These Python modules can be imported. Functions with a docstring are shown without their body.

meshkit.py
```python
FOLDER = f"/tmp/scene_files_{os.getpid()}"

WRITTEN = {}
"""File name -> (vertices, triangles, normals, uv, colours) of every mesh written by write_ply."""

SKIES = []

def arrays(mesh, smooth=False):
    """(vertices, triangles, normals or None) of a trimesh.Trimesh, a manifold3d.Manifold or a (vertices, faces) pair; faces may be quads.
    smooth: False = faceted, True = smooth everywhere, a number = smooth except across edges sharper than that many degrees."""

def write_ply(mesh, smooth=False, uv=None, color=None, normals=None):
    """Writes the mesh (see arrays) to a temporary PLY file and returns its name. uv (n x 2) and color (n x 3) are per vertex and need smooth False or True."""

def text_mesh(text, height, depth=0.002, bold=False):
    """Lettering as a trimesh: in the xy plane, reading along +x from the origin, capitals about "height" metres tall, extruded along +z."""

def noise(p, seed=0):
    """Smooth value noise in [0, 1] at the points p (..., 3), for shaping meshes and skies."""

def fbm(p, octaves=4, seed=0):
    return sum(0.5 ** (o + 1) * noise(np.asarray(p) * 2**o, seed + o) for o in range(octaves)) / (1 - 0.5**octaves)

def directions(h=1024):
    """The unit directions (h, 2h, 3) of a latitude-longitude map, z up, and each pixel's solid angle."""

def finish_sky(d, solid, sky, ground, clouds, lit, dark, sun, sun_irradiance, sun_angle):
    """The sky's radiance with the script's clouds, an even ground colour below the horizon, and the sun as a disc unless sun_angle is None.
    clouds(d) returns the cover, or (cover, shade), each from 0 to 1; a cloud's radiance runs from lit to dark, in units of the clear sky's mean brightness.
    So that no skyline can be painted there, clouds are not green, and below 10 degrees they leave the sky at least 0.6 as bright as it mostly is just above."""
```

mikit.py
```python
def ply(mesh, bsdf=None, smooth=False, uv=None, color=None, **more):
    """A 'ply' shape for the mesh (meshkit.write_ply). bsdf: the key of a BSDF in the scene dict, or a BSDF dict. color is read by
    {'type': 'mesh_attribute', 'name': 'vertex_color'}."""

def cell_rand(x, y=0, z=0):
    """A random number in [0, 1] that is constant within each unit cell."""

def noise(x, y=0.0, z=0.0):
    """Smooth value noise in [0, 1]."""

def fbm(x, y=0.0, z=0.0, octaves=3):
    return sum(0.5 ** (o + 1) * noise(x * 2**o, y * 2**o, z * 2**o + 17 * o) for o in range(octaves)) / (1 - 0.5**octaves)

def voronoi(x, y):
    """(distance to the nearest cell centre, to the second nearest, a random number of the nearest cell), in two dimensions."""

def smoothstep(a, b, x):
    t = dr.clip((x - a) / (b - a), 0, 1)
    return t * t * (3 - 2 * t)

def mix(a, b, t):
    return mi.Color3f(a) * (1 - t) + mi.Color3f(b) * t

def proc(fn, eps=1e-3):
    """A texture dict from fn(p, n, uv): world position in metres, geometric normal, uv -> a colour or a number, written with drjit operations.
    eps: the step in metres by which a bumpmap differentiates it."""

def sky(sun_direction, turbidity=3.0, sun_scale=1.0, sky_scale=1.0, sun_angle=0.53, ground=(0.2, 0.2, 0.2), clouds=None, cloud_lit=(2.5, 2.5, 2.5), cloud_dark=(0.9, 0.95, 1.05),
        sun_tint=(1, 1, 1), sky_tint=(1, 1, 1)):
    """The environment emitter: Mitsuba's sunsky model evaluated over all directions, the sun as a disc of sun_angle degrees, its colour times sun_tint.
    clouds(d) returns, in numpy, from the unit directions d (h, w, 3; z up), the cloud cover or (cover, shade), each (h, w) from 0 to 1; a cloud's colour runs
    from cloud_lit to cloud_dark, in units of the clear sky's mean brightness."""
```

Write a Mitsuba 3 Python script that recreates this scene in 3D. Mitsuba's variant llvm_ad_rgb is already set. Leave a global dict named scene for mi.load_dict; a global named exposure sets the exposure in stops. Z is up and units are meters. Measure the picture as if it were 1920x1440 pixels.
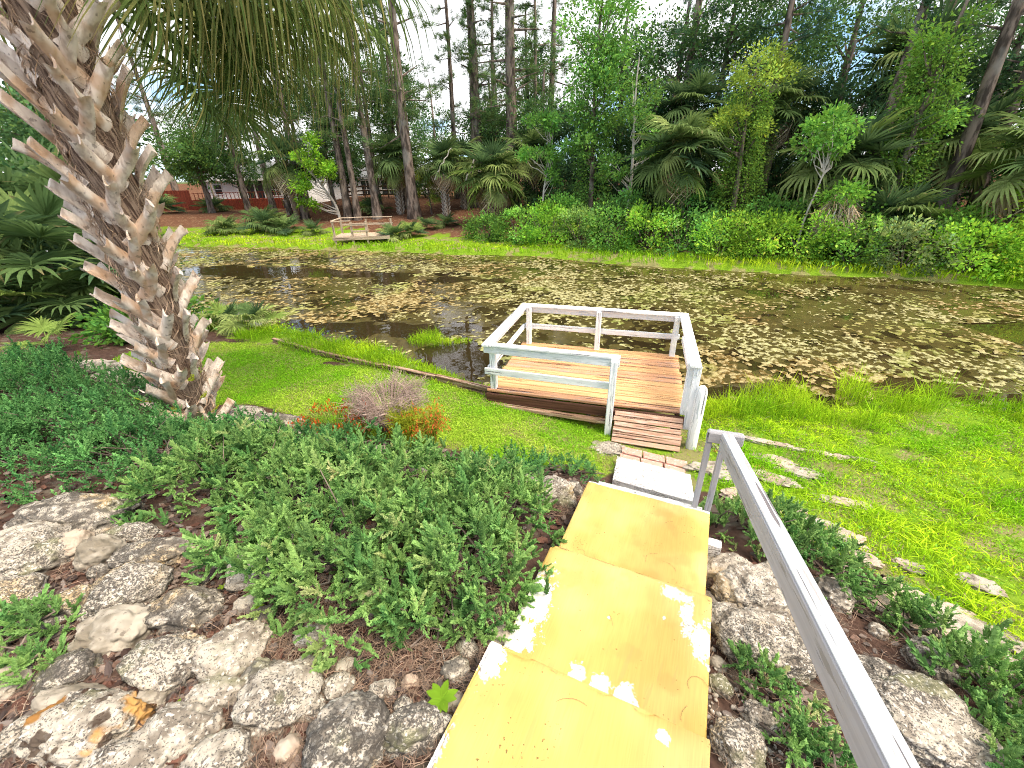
import math, random
import numpy as np, trimesh, shapely
from shapely.geometry import Polygon, LineString
from scipy.interpolate import RBFInterpolator
import drjit as dr
import mitsuba as mi
import mikit, meshkit
from mikit import noise, fbm, voronoi, smoothstep, mix, proc, cell_rand

T = mi.ScalarTransform4f
scene, labels = {}, {}
rng = np.random.default_rng(7)

# ------------------------------------------------------------------ camera, sky, exposure
CAM = np.array([0.0, 0.0, 3.35])
PITCH, ROLL, FOCAL = 0.46, -0.02, 790.0
_f = np.array([0, math.cos(PITCH), -math.sin(PITCH)])
_u0 = np.array([0, math.sin(PITCH), math.cos(PITCH)])
_up = -math.sin(ROLL) * np.array([1.0, 0, 0]) + math.cos(ROLL) * _u0
scene['camera'] = {'type': 'perspective', 'fov': math.degrees(2 * math.atan(960 / FOCAL)), 'fov_axis': 'x', 'near_clip': 0.05, 'far_clip': 3000.0,
                   'to_world': T().look_at(origin=CAM.tolist(), target=(CAM + _f).tolist(), up=_up.tolist())}


def cloud_cover(d):
    q = d / np.maximum(d[..., 2:3] + 0.25, 0.05)
    n = meshkit.fbm(np.stack([q[..., 0] * 1.5 + 3.1, q[..., 1] * 1.5 + 1.7, d[..., 2] * 0], -1), 5, 3)
    cover = np.clip((n - 0.36) / 0.12, 0, 1)
    shade = np.clip((meshkit.fbm(np.stack([q[..., 0] * 2.5, q[..., 1] * 2.5, d[..., 2] * 0 + 9], -1), 4, 11) - 0.5) * 1.6, 0, 1) * 0.5
    return cover, shade


SUN = np.array([0.50, -0.32, 1.0])
scene['sky'] = mikit.sky(SUN.tolist(), turbidity=3.0, sun_scale=0.50, sun_angle=28.0, clouds=cloud_cover, cloud_lit=(2.3, 2.3, 2.35), cloud_dark=(1.3, 1.35, 1.45), ground=(0.10, 0.13, 0.05))
exposure = 3.0

# ------------------------------------------------------------------ helpers
_used = {}


def key_for(name):
    n = _used.get(name, -1) + 1
    _used[name] = n
    return name if n == 0 else f'{name}_{n:03d}'


def say(key, label, category=None, group=None, kind=None):
    d = {'label': label}
    if category:
        d['category'] = category
    if group:
        d['group'] = group
    if kind:
        d['kind'] = kind
    labels[key] = d
    return key


def put(key, mesh, bsdf, smooth=False, uv=None, color=None, **more):
    k = key_for(key)
    scene[k] = mikit.ply(mesh, bsdf, smooth, uv=uv, color=color, **more)
    return k


def mat(name, d):
    scene[name] = d
    return name


def nrm(v):
    v = np.asarray(v, float)
    return v / np.maximum(np.linalg.norm(v, axis=-1, keepdims=True), 1e-9)


class MB:
    """collects triangles with uv and colours into one mesh"""

    def __init__(self):
        self.v, self.f, self.c, self.u, self.n = [], [], [], [], 0

    def add(self, v, f, color=None, uv=None):
        v = np.asarray(v, float).reshape(-1, 3)
        f = np.asarray(f, int)
        if f.shape[1] == 4:
            f = np.vstack([f[:, [0, 1, 2]], f[:, [0, 2, 3]]])
        self.v.append(v)
        self.f.append(f + self.n)
        self.n += len(v)
        if color is not None:
            self.c.append(np.broadcast_to(np.asarray(color, float), (len(v), 3)))
        if uv is not None:
            self.u.append(uv)

    def put(self, key, bsdf, smooth=False, stuff=None):
        if stuff:
            labels[key] = {'label': stuff, 'kind': 'stuff'}
        v, f = np.vstack(self.v), np.vstack(self.f)
        return put(key, (v, f), bsdf, smooth, uv=np.vstack(self.u) if self.u else None, color=np.vstack(self.c) if self.c else None)


def plank(p0, p1, w, h, up=(0, 0, 1), b=0.006, r=None):
    """chamfered timber from p0 to p1 (axis through the middle), w across, h along up: (verts, faces, uv)"""
    p0, p1 = np.asarray(p0, float), np.asarray(p1, float)
    x = p1 - p0
    L = np.linalg.norm(x)
    x /= L
    y = nrm(np.cross(up, x))
    z = np.cross(x, y)
    hs = np.array([L / 2, w / 2, h / 2])
    vs, uv, ids = [], [], {}
    ro = rng.uniform(0, 50, 2) if r is None else np.asarray(r)
    for sx in (-1, 1):
        for sy in (-1, 1):
            for sz in (-1, 1):
                for ax in range(3):
                    s = np.array([sx, sy, sz], float)
                    q = s * (hs - b)
                    q[ax] = s[ax] * hs[ax]
                    ids[(sx, sy, sz, ax)] = len(vs)
                    vs.append(q)
                    uv.append([q[0] + ro[0], (q[1] if ax == 2 else q[2] + 0.5 if ax == 1 else q[1]) + ro[1]])
    F = []
    for ax in range(3):
        o = [a for a in range(3) if a != ax]
        for s in (-1, 1):
            quad = []
            for a, c in ((-1, -1), (1, -1), (1, 1), (-1, 1)):
                k = [0, 0, 0]
                k[ax], k[o[0]], k[o[1]] = s, a, c
                quad.append(ids[(*k, ax)])
            F.append(quad if (s > 0) != (ax == 1) else quad[::-1])
    for ax in range(3):  # edges parallel to ax
        o = [a for a in range(3) if a != ax]
        for a in (-1, 1):
            for c in (-1, 1):
                quad = []
                for s, t in ((-1, 0), (1, 0), (1, 1), (-1, 1)):
                    k = [0, 0, 0]
                    k[ax], k[o[0]], k[o[1]] = s, a, c
                    quad.append(ids[(*k, o[t])])
                F.append(quad)
    V = np.array(vs)
    F = [[f[0], f[1], f[2]] for f in F] + [[f[0], f[2], f[3]] for f in F]
    for sx in (-1, 1):
        for sy in (-1, 1):
            for sz in (-1, 1):
                F.append([ids[(sx, sy, sz, a)] for a in range(3)])
    F = np.array(F)
    n = np.cross(V[F[:, 1]] - V[F[:, 0]], V[F[:, 2]] - V[F[:, 0]])
    flip = (n * V[F].mean(1)).sum(1) < 0
    F[flip] = F[flip][:, ::-1]
    W = (p0 + p1) / 2 + V[:, :1] * x + V[:, 1:2] * y + V[:, 2:] * z
    return W, F, np.array(uv)


def put_plank(key, p0, p1, w, h, bsdf, up=(0, 0, 1), b=0.006):
    v, f, uv = plank(p0, p1, w, h, up, b)
    return put(key, (v, f), bsdf, False, uv=uv)


def tube(points, radii, sides=8, cap=True):
    p = np.asarray(points, float)
    t = nrm(np.gradient(p, axis=0))
    ref = np.array([0, 0, 1.0]) if abs(t[0][2]) < 0.8 else np.array([1.0, 0, 0])
    a = np.zeros_like(p)
    cur = ref
    for i in range(len(p)):
        cur = cur - t[i] * (cur @ t[i])
        cur = cur / max(np.linalg.norm(cur), 1e-9)
        a[i] = cur
    bb = np.cross(t, a)
    ang = np.arange(sides) * 2 * np.pi / sides
    r = np.broadcast_to(np.asarray(radii, float).reshape(-1, 1, 1) if np.ndim(radii) else radii, (len(p), 1, 1))
    v = p[:, None] + r * (np.cos(ang)[None, :, None] * a[:, None] + np.sin(ang)[None, :, None] * bb[:, None])
    i, j = np.meshgrid(np.arange(len(p) - 1), np.arange(sides), indexing='ij')
    q = np.stack([i * sides + j, i * sides + (j + 1) % sides, (i + 1) * sides + (j + 1) % sides, (i + 1) * sides + j], -1).reshape(-1, 4)
    v = v.reshape(-1, 3)
    f = np.vstack([q[:, [0, 1, 2]], q[:, [0, 2, 3]]])
    if cap:
        n = len(v)
        v = np.vstack([v, p[:1], p[-1:]])
        k = np.arange(sides)
        e = (len(p) - 1) * sides
        f = np.vstack([f, np.stack([(k + 1) % sides, k, k * 0 + n], 1), np.stack([e + k, e + (k + 1) % sides, k * 0 + n + 1], 1)])
    return v, f


def cat(parts):
    vs, fs, n = [], [], 0
    for v, f in parts:
        vs.append(v)
        fs.append(np.asarray(f) + n)
        n += len(v)
    return np.vstack(vs), np.vstack(fs)


def spread(v, f, M, color=None):
    """copies of a small mesh (v, f) under the 3x4 matrices M (n,3,4): (verts, faces)"""
    n, k = len(M), len(v)
    V = np.einsum('nij,kj->nki', M[:, :, :3], v) + M[:, None, :, 3]
    F = f[None] + (np.arange(n) * k)[:, None, None]
    return V.reshape(-1, 3), F.reshape(-1, 3)


def frames(pos, direction, roll, scale, squash=None):
    """matrices that take +z to direction, turned by roll about it"""
    z = nrm(direction)
    ref = np.where(np.abs(z[:, 2:]) < 0.95, [[0, 0, 1.0]], [[1.0, 0, 0]])
    x = nrm(np.cross(ref, z))
    y = np.cross(z, x)
    c, s = np.cos(roll)[:, None], np.sin(roll)[:, None]
    X, Y = x * c + y * s, -x * s + y * c
    scale = np.broadcast_to(scale, (len(pos),))
    R = np.stack([X, Y, z], -1) * scale[:, None, None]
    return np.concatenate([R, np.asarray(pos)[:, :, None]], -1)


GAIN = 1.6


def hsv_jitter(base, n, dv=0.25, dh=0.12):
    """n colours near base: brightness and hue vary leaf by leaf"""
    base = np.asarray(base, float)
    k = GAIN * np.exp(rng.normal(0, dv, (n, 1)))
    t = rng.normal(0, dh, (n, 1))
    return np.clip(base * k * np.concatenate([1 + t, 1 + t * 0.25, 1 - t], 1), 0.004, 0.9)


# ------------------------------------------------------------------ ground shape
POND = Polygon([(-30, 28), (-22, 26.6), (-18.6, 25.5), (-13.5, 24.4), (-8.7, 22.7), (-5.5, 22.0), (-2.4, 20.7), (0.6, 20.2), (3.2, 18.4), (5.2, 17.1), (7.6, 16.2), (10.3, 15.0), (13, 14.2), (15.3, 12.6),
                (20, 11.0), (30, 9), (30, 4.6), (14, 5.0), (9.5, 5.1), (7.6, 5.35), (6.6, 5.95), (5.6, 5.85), (4.9, 5.5), (4.0, 5.75), (3.1, 5.9), (1.6, 5.75), (0.2, 6.0), (-0.7, 6.5),
                (-1.45, 7.05), (-2.4, 7.65), (-3.4, 8.2), (-4.6, 8.9), (-6.0, 9.6), (-8.5, 10.8), (-12, 13), (-20, 17), (-30, 20)])
_ctl = np.array([(-4.48, 2.96, 1.05), (-2.04, 0.83, 1.30), (-1.39, 0.81, 1.32), (-1.0, 1.35, 1.2), (-0.35, 0.79, 1.3), (-0.11, 1.34, 1.14), (0.27, 2.08, 0.96), (0.7, 3.19, 0.62), (0.4, 2.88, 0.72), (1.08, 3.9, 0.2), (1.3, 3.7, 0.1), (1.75, 3.35, 0.1), (1.55, 3.6, 0.1), (1.1, 3.3, 0.3),
                 (-0.37, 3.68, 0.5), (-1.56, 3.88, 0.6), (-2.3, 4.25, 0.6), (-3.28, 4.55, 0.62), (-3.71, 4.33, 0.7), (-5.75, 5.41, 0.78), (-7.9, 6.49, 0.78), (-9.5, 7.47, 0.75), (-10.3, 9.28, 0.55), (-4.72, 6.32, 0.5),
                 (-4.46, 7.4, 0.47), (-2.15, 6.3, 0.45), (-0.45, 5.5, 0.40), (0.29, 5.0, 0.32), (1.03, 4.9, 0.2), (1.3, 4.6, 0.16), (2.0, 4.3, 0.16), (1.6, 3.9, 0.17), (3.1, 5.6, 0.06), (2.26, 4.47, 0.15), (3.38, 5.19, 0.1),
                 (4.85, 5.07, 0.06), (7.34, 5.0, 0.05), (4.73, 2.85, 0.28), (3.39, 1.74, 0.5), (3.22, 3.74, 0.2), (2.98, 4.07, 0.18), (2.86, 2.79, 0.4), (2.77, 1.87, 0.55), (1.37, 1.92, 0.82), (0.77, 0.81, 1.18), (1.31, 0.86, 1.05),
                 (2.04, 0.94, 0.85), (2.43, 0.97, 0.72), (3.15, 1.54, 0.52), (2.02, 2.74, 0.58), (2.4, 2.7, 0.48), (1.9, 3.5, 0.25), (0, 0, 1.5), (-2, -0.6, 1.45), (-4, 0.5, 1.35), (2, -0.5, 1.05), (4, 0.3, 0.6), (6, 1.5, 0.35),
                 (8, 3, 0.2), (10, 0, 0.5), (0, -2, 1.7), (-7, 3.5, 1.15), (-10, 5, 1.05), (-12, 1, 1.5), (-14, 9, 0.8), (-3.0, 2.4, 1.05), (-2.0, 2.8, 0.92), (-0.9, 2.5, 0.98)])
_rbf = RBFInterpolator(_ctl[:, :2], _ctl[:, 2], kernel='thin_plate_spline', smoothing=0.01)
_edge = POND.exterior


def height(x, y):
    x, y = np.broadcast_arrays(np.asarray(x, float), np.asarray(y, float))
    p = np.stack([x.ravel(), y.ravel()], -1)
    inside = shapely.contains_xy(POND, p[:, 0], p[:, 1])
    d = shapely.distance(shapely.points(p), _edge)
    q = np.clip(p, [-14, -2], [10, 10])
    near = np.maximum(_rbf(q), 0.05)
    near = np.minimum(near, 0.03 + d * 1.1)
    u = np.clip(d / 11, 0, 1)
    u2 = np.clip((d - 6) / 13, 0, 1)
    far = 0.03 + np.minimum(d * 0.25, 0.16) + 0.65 * u * u * (3 - 2 * u) + 0.95 * u2 * u2 * (3 - 2 * u2) * np.clip((p[:, 0] + 21) / 6, 0, 1)
    line = 9.5 + np.clip(-p[:, 0], 0, 40) * 0.45 - np.clip(p[:, 0], 0, 40) * 0.05
    w = np.clip((p[:, 1] - line) / 2 + 0.5, 0, 1)
    z = near * (1 - w) + far * w
    n = (meshkit.fbm(np.stack([p[:, 0] * 1.3, p[:, 1] * 1.3, p[:, 0] * 0], -1), 3) - 0.5) * np.where(w > 0.5, 0.12, 0.03)
    z = np.where(inside, -0.04 - 0.5 * np.clip(d / 2.5, 0, 1), z + n * np.clip(d, 0, 1))
    return z.reshape(x.shape)


STAIR_YAW, DOCK_YAW = 0.4405, 0.2972
SD, SA = np.array([math.sin(STAIR_YAW), math.cos(STAIR_YAW), 0]), np.array([math.cos(STAIR_YAW), -math.sin(STAIR_YAW), 0])
DA, DB = np.array([math.cos(DOCK_YAW), -math.sin(DOCK_YAW), 0]), np.array([math.sin(DOCK_YAW), math.cos(DOCK_YAW), 0])
DO = np.array([-0.3365, 5.459, 0.0])


def dk(a, b, z):
    return DO + DA * a + DB * b + np.array([0, 0, z])


LAWN_L = Polygon([(-6.6, 6.2), (-6.7, 7.2), (-5.6, 7.9), (-4.6, 7.6), (-3.4, 7.1), (-2.1, 6.38), (-1.2, 5.95), (-0.35, 5.5), (0.5, 5.15), (1.3, 4.95), (1.45, 4.4), (1.2, 4.0), (0.9, 3.75), (0.2, 3.85), (-0.5, 3.95), (-1.6, 4.2), (-2.4, 4.5), (-3.2, 4.85), (-4.0, 5.2)])
LAWN_R = Polygon([(1.3, 4.95), (2.0, 5.2), (3.0, 5.9), (4.0, 5.7), (4.9, 5.45), (6, 5.9), (7.6, 5.3), (12, 5.1), (14, 2), (8, -1), (5, 0.4), (3.4, 1.5), (3.0, 1.9), (2.75, 2.35), (2.45, 2.9), (2.2, 3.3), (2.0, 3.7), (1.9, 4.0), (1.4, 4.4)])


def soft_inside(poly, x, y, s):
    d = shapely.distance(shapely.points(np.stack([x, y], -1)), poly.exterior)
    d = np.where(shapely.contains_xy(poly, x, y), d, -d)
    return np.clip(d / s + 0.5, 0, 1)


def grassness(x, y):
    x, y = np.asarray(x, float), np.asarray(y, float)
    w = (meshkit.fbm(np.stack([x * 2.2, y * 2.2, x * 0 + 4], -1), 4) - 0.5) * 0.5
    g = np.maximum(soft_inside(LAWN_L, x + w, y + w, 0.12), soft_inside(LAWN_R, x + w, y + w, 0.12))
    line = 9.5 + np.clip(-x, 0, 40) * 0.45
    d = shapely.distance(shapely.points(np.stack([x, y], -1)), _edge)
    bank = (1 - np.clip((d + w * 6 - np.where(x < -9, 4.5, np.where(x < 0, 3.0, 2.2))) / 1.5, 0, 1)) * np.clip((y - line) / 2, 0, 1)
    marsh = (1 - np.clip((d - 0.9 + w) / 0.3, 0, 1)) * (y < line + 1) * (x > -8.5)
    return np.maximum(np.maximum(g, bank), marsh)


def steps(a, b, s0, g, hi):
    out = [a]
    s = s0
    while out[-1] < hi:
        out.append(out[-1] + s)
        s *= g
    return out


_xs = np.unique(np.concatenate([-np.array(steps(7.5, 0, 0.1, 1.13, 420)), np.arange(-7.5, 6.5, 0.075), steps(6.5, 0, 0.1, 1.13, 420)]))
_ys = np.unique(np.concatenate([-np.array(steps(0.8, 0, 0.1, 1.3, 60)), np.arange(-0.8, 8.2, 0.075), steps(8.2, 0, 0.12, 1.045, 60)[:-1], steps(60, 0, 3, 1.15, 700)]))


def build_ground():
    X, Y = np.meshgrid(_xs, _ys, indexing='ij')
    Z = height(X, Y)
    v = np.stack([X, Y, Z], -1).reshape(-1, 3)
    i, j = np.meshgrid(np.arange(len(_xs) - 1), np.arange(len(_ys) - 1), indexing='ij')
    m = len(_ys)
    q = np.stack([i * m + j, (i + 1) * m + j, (i + 1) * m + j + 1, i * m + j + 1], -1).reshape(-1, 4)
    g = grassness(v[:, 0], v[:, 1])
    straw = ((v[:, 1] > 9.5 + np.clip(-v[:, 0], 0, 40) * 0.45)).astype(float)
    put('ground', (v, q), 'm_ground', True, uv=np.stack([g, straw], 1))
    say('ground', 'grassy and mulched ground sloping from the rock bed to the pond and up the far wooded bank', kind='structure')


def f_ground(p, n, uv):
    a, b = fbm(p.x * 9, p.y * 9, p.z * 9, 4), fbm(p.x * 45, p.y * 45, p.z * 45, 3)
    mulch = mix(mix([0.035, 0.022, 0.018], [0.12, 0.075, 0.06], b), [0.13, 0.11, 0.09], smoothstep(0.5, 0.7, a))
    straw = mix(mix([0.065, 0.032, 0.02], [0.19, 0.095, 0.06], b), [0.26, 0.19, 0.12], smoothstep(0.55, 0.75, a))
    soil = mix(mulch, straw, uv.y)
    grass = mix([0.08, 0.16, 0.012], [0.22, 0.36, 0.03], b)
    grass = mix(grass, [0.24, 0.20, 0.11], smoothstep(0.50, 0.68, fbm(p.x * 2.6, p.y * 2.6, 0.0, 3)) * 0.8)
    return mix(soil, grass, smoothstep(0.3, 0.7, uv.x + (a - 0.5) * 0.6))


mat('m_ground', {'type': 'twosided', 'b': {'type': 'diffuse', 'reflectance': proc(f_ground)}})
build_ground()

# ------------------------------------------------------------------ water
mat('m_water', {'type': 'bumpmap', 'arbitrary': {'type': 'proc', **{k: v for k, v in proc(lambda p, n, uv: 0.004 * fbm(p.x * 2.3, p.y * 2.3, 0.0, 3)).items() if k != 'type'}}, 'scale': 1.0,
                'b': {'type': 'plastic', 'int_ior': 1.33, 'diffuse_reflectance': {'type': 'proc', **{k: v for k, v in proc(lambda p, n, uv: mix([0.018, 0.013, 0.006], [0.045, 0.032, 0.012], fbm(p.x * 0.8, p.y * 0.8, 0.0, 3))).items() if k != 'type'}}}})
_w = POND.buffer(0.6)
_wv, _wf = trimesh.creation.triangulate_polygon(_w, engine='earcut')
_wv = np.column_stack([_wv, np.zeros(len(_wv))])
_wn = np.cross(_wv[_wf[:, 1]] - _wv[_wf[:, 0]], _wv[_wf[:, 2]] - _wv[_wf[:, 0]])[:, 2]
_wf[_wn < 0] = _wf[_wn < 0][:, ::-1]
put('pond_water', (_wv, _wf), 'm_water', False)
say('pond_water', 'dark brown still pond water showing between the floating algae mats', kind='structure')

# ------------------------------------------------------------------ staircase
R1 = np.array([0.738, 0.832, 1.372])


def stair(s, a, z):
    return np.array([R1[0], R1[1], 0]) + SD * s + SA * a + np.array([0, 0, z])


BARE = [(-0.05, -0.93, 0.11, 0.07), (-0.5, -0.97, 0.13, 0.045), (-0.05, -0.17, 0.022, 0.025), (0.40, -0.90, 0.22, 0.085), (0.2, -0.89, 0.12, 0.09), (0.13, -0.57, 0.06, 0.035), (0.125, -0.45, 0.05, 0.04), (0.12, -0.34, 0.06, 0.055),
        (0.55, -0.02, 0.11, 0.05), (0.67, -0.11, 0.10, 0.035), (0.78, -0.2, 0.04, 0.07), (0.48, -0.49, 0.012, 0.010), (0.6, -0.22, 0.010, 0.008)]


def f_paint(p, n, uv):
    x, y = p.x - R1[0], p.y - R1[1]
    s, a = x * SD[0] + y * SD[1], x * SA[0] + y * SA[1]
    w = fbm(p.x * 28, p.y * 28, p.z * 28, 4) - 0.5
    bare = mi.Float(-1)
    for cs, ca, rs, ra in BARE:
        bare = dr.maximum(bare, 1.25 - dr.sqrt(dr.square((s - cs) / rs) + dr.square((a - ca) / ra)))
    bare = smoothstep(0.10, 0.42, bare + w * 1.9 + (noise(p.x * 160, p.y * 160, 2.0) - 0.5) * 0.5)
    edge = smoothstep(1.745, 1.755, s + w * 0.03)  # the paint stops short of the last nosing
    bare = dr.maximum(bare, edge)
    bare = dr.maximum(bare, smoothstep(0.975, 0.995, 1 - dr.maximum(n.z, 0)) * 0.55)
    blot = fbm(p.x * 3.2, p.y * 3.2, p.z * 3, 3)
    paint = mix([0.55, 0.365, 0.10], [0.64, 0.475, 0.17], smoothstep(0.35, 0.68, blot))
    paint = paint * (0.93 + 0.12 * noise(s * 14, a * 260, 3.0))  # brush marks
    paint = mix(paint, [0.50, 0.30, 0.085], smoothstep(0.55, 0.72, fbm(p.x * 7, p.y * 7, p.z * 9, 4)) * 0.55)
    scuff = smoothstep(0.66, 0.71, fbm(s * 4 + a * 3, a * 40 - s * 6, 1.0, 3)) * smoothstep(0.45, 0.6, noise(p.x * 5, p.y * 5, 8.0))
    paint = mix(paint, [0.42, 0.29, 0.11], scuff * 0.3)
    seam_shadow = 1 - smoothstep(0.004, 0.016, dr.minimum(dr.abs(s - 0.03 - w * 0.015), dr.abs(s - 0.852 - w * 0.015)))  # dark crack between treads, with the riser shadow painted in
    paint = mix(paint, [0.12, 0.085, 0.05], seam_shadow * smoothstep(0.35, 0.55, fbm(p.x * 16, p.y * 16, 3.0, 3)) * 0.85)
    speck = smoothstep(0.80, 0.84, noise(p.x * 120, p.y * 120, p.z * 120)) * smoothstep(0.5, 0.62, fbm(p.x * 8 + 3, p.y * 8, p.z * 8, 3))
    paint = mix(paint, [0.10, 0.06, 0.02], speck * 0.8)
    conc = mix([0.66, 0.65, 0.62], [0.78, 0.78, 0.77], fbm(p.x * 22, p.y * 22, p.z * 22, 3))
    grit = smoothstep(0.66, 0.72, noise(p.x * 150, p.y * 150, p.z * 150)) * smoothstep(0.48, 0.62, fbm(p.x * 9, p.y * 9 + 7, p.z * 9, 3))
    conc = mix(conc, [0.16, 0.15, 0.14], grit * 0.8)
    return mix(paint, conc, bare)


def bump_paint(p, n, uv):
    return 0.0006 * fbm(p.x * 60, p.y * 60, p.z * 60, 3) + 0.0012 * fbm(p.x * 9, p.y * 9, p.z * 9, 2)


mat('m_step', {'type': 'bumpmap', 'arbitrary': proc(bump_paint), 'scale': 1.0, 'b': {'type': 'principled', 'base_color': proc(f_paint), 'roughness': 0.62, 'specular': 0.35}})


def f_slab(p, n, uv):
    c = mix([0.58, 0.58, 0.57], [0.76, 0.77, 0.78], smoothstep(0.3, 0.6, fbm(p.x * 6, p.y * 6, p.z * 6, 3)))
    grit = smoothstep(0.54, 0.64, noise(p.x * 110, p.y * 110, p.z * 110)) * smoothstep(0.45, 0.6, fbm(p.x * 6 + 2, p.y * 6, p.z * 6, 3))
    return mix(c, [0.13, 0.12, 0.11], grit * 0.85)


mat('m_slab', {'type': 'bumpmap', 'arbitrary': proc(bump_paint), 'scale': 1.0, 'b': {'type': 'diffuse', 'reflectance': proc(f_slab)}})


def chipped_block(s0, s1, a0, a1, z0, z1, seed, size=0.042, chip=0.012):
    m = trimesh.creation.box([s1 - s0, a1 - a0, z1 - z0])
    v, f = trimesh.remesh.subdivide_to_size(m.vertices, m.faces, size)
    m = trimesh.Trimesh(v, f)
    m.merge_vertices()
    v = np.array(m.vertices)
    h = np.array([s1 - s0, a1 - a0, z1 - z0]) / 2
    d = h - np.abs(v)
    k = (d < 1e-4).sum(1)
    nz = meshkit.fbm(np.column_stack([v[:, 0] * 9, v[:, 1] * 9, v[:, 2] * 9 + seed]), 4, seed)
    pull = np.where(k >= 2, 0.004 + chip * np.clip((nz - 0.42) * 5, 0, 1.6), 0)
    v = v - np.sign(v) * (d < 1e-4) * pull[:, None]
    v[:, 2] += (meshkit.fbm(v * [2.5, 2.5, 2.5] + seed, 3) - 0.5) * 0.006
    W = stair(0, 0, 0) + v[:, :1] * SD + v[:, 1:2] * SA + v[:, 2:] * np.array([0, 0, 1.0])
    c = SD * (s0 + s1) / 2 + SA * (a0 + a1) / 2 + np.array([0, 0, (z0 + z1) / 2])
    return W + c, np.array(m.faces)[:, ::-1]


say('staircase', 'concrete steps in worn peeling yellow paint leading down to the dock', 'staircase')
for k, (s0, s1, z, w0, w1, st) in enumerate([(-1.3, 0.02, 1.372, -0.96, 0.0, 'step'), (0.0, 0.845, 1.196, -0.95, 0.012, 'step'), (0.825, 1.775, 1.022, -0.95, 0.0, 'step')]):
    put('staircase__step', chipped_block(s0, s1, w0, w1, z - 0.36, z, 3 + k), 'm_step', 40)
for k in range(3):
    put('staircase__step', chipped_block(1.76 + 0.235 * k, 2.05 + 0.235 * k, -0.92, -0.03, 0.1, 1.022 - 0.195 * (k + 1), 8 + k, 0.06), 'm_slab', 40)
b0 = DO + np.array([0, 0, 0])
_c = [dk(1.90, -0.76, 0), dk(2.72, -0.90, 0), dk(2.73, -1.36, 0), dk(1.88, -1.22, 0)]


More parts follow.
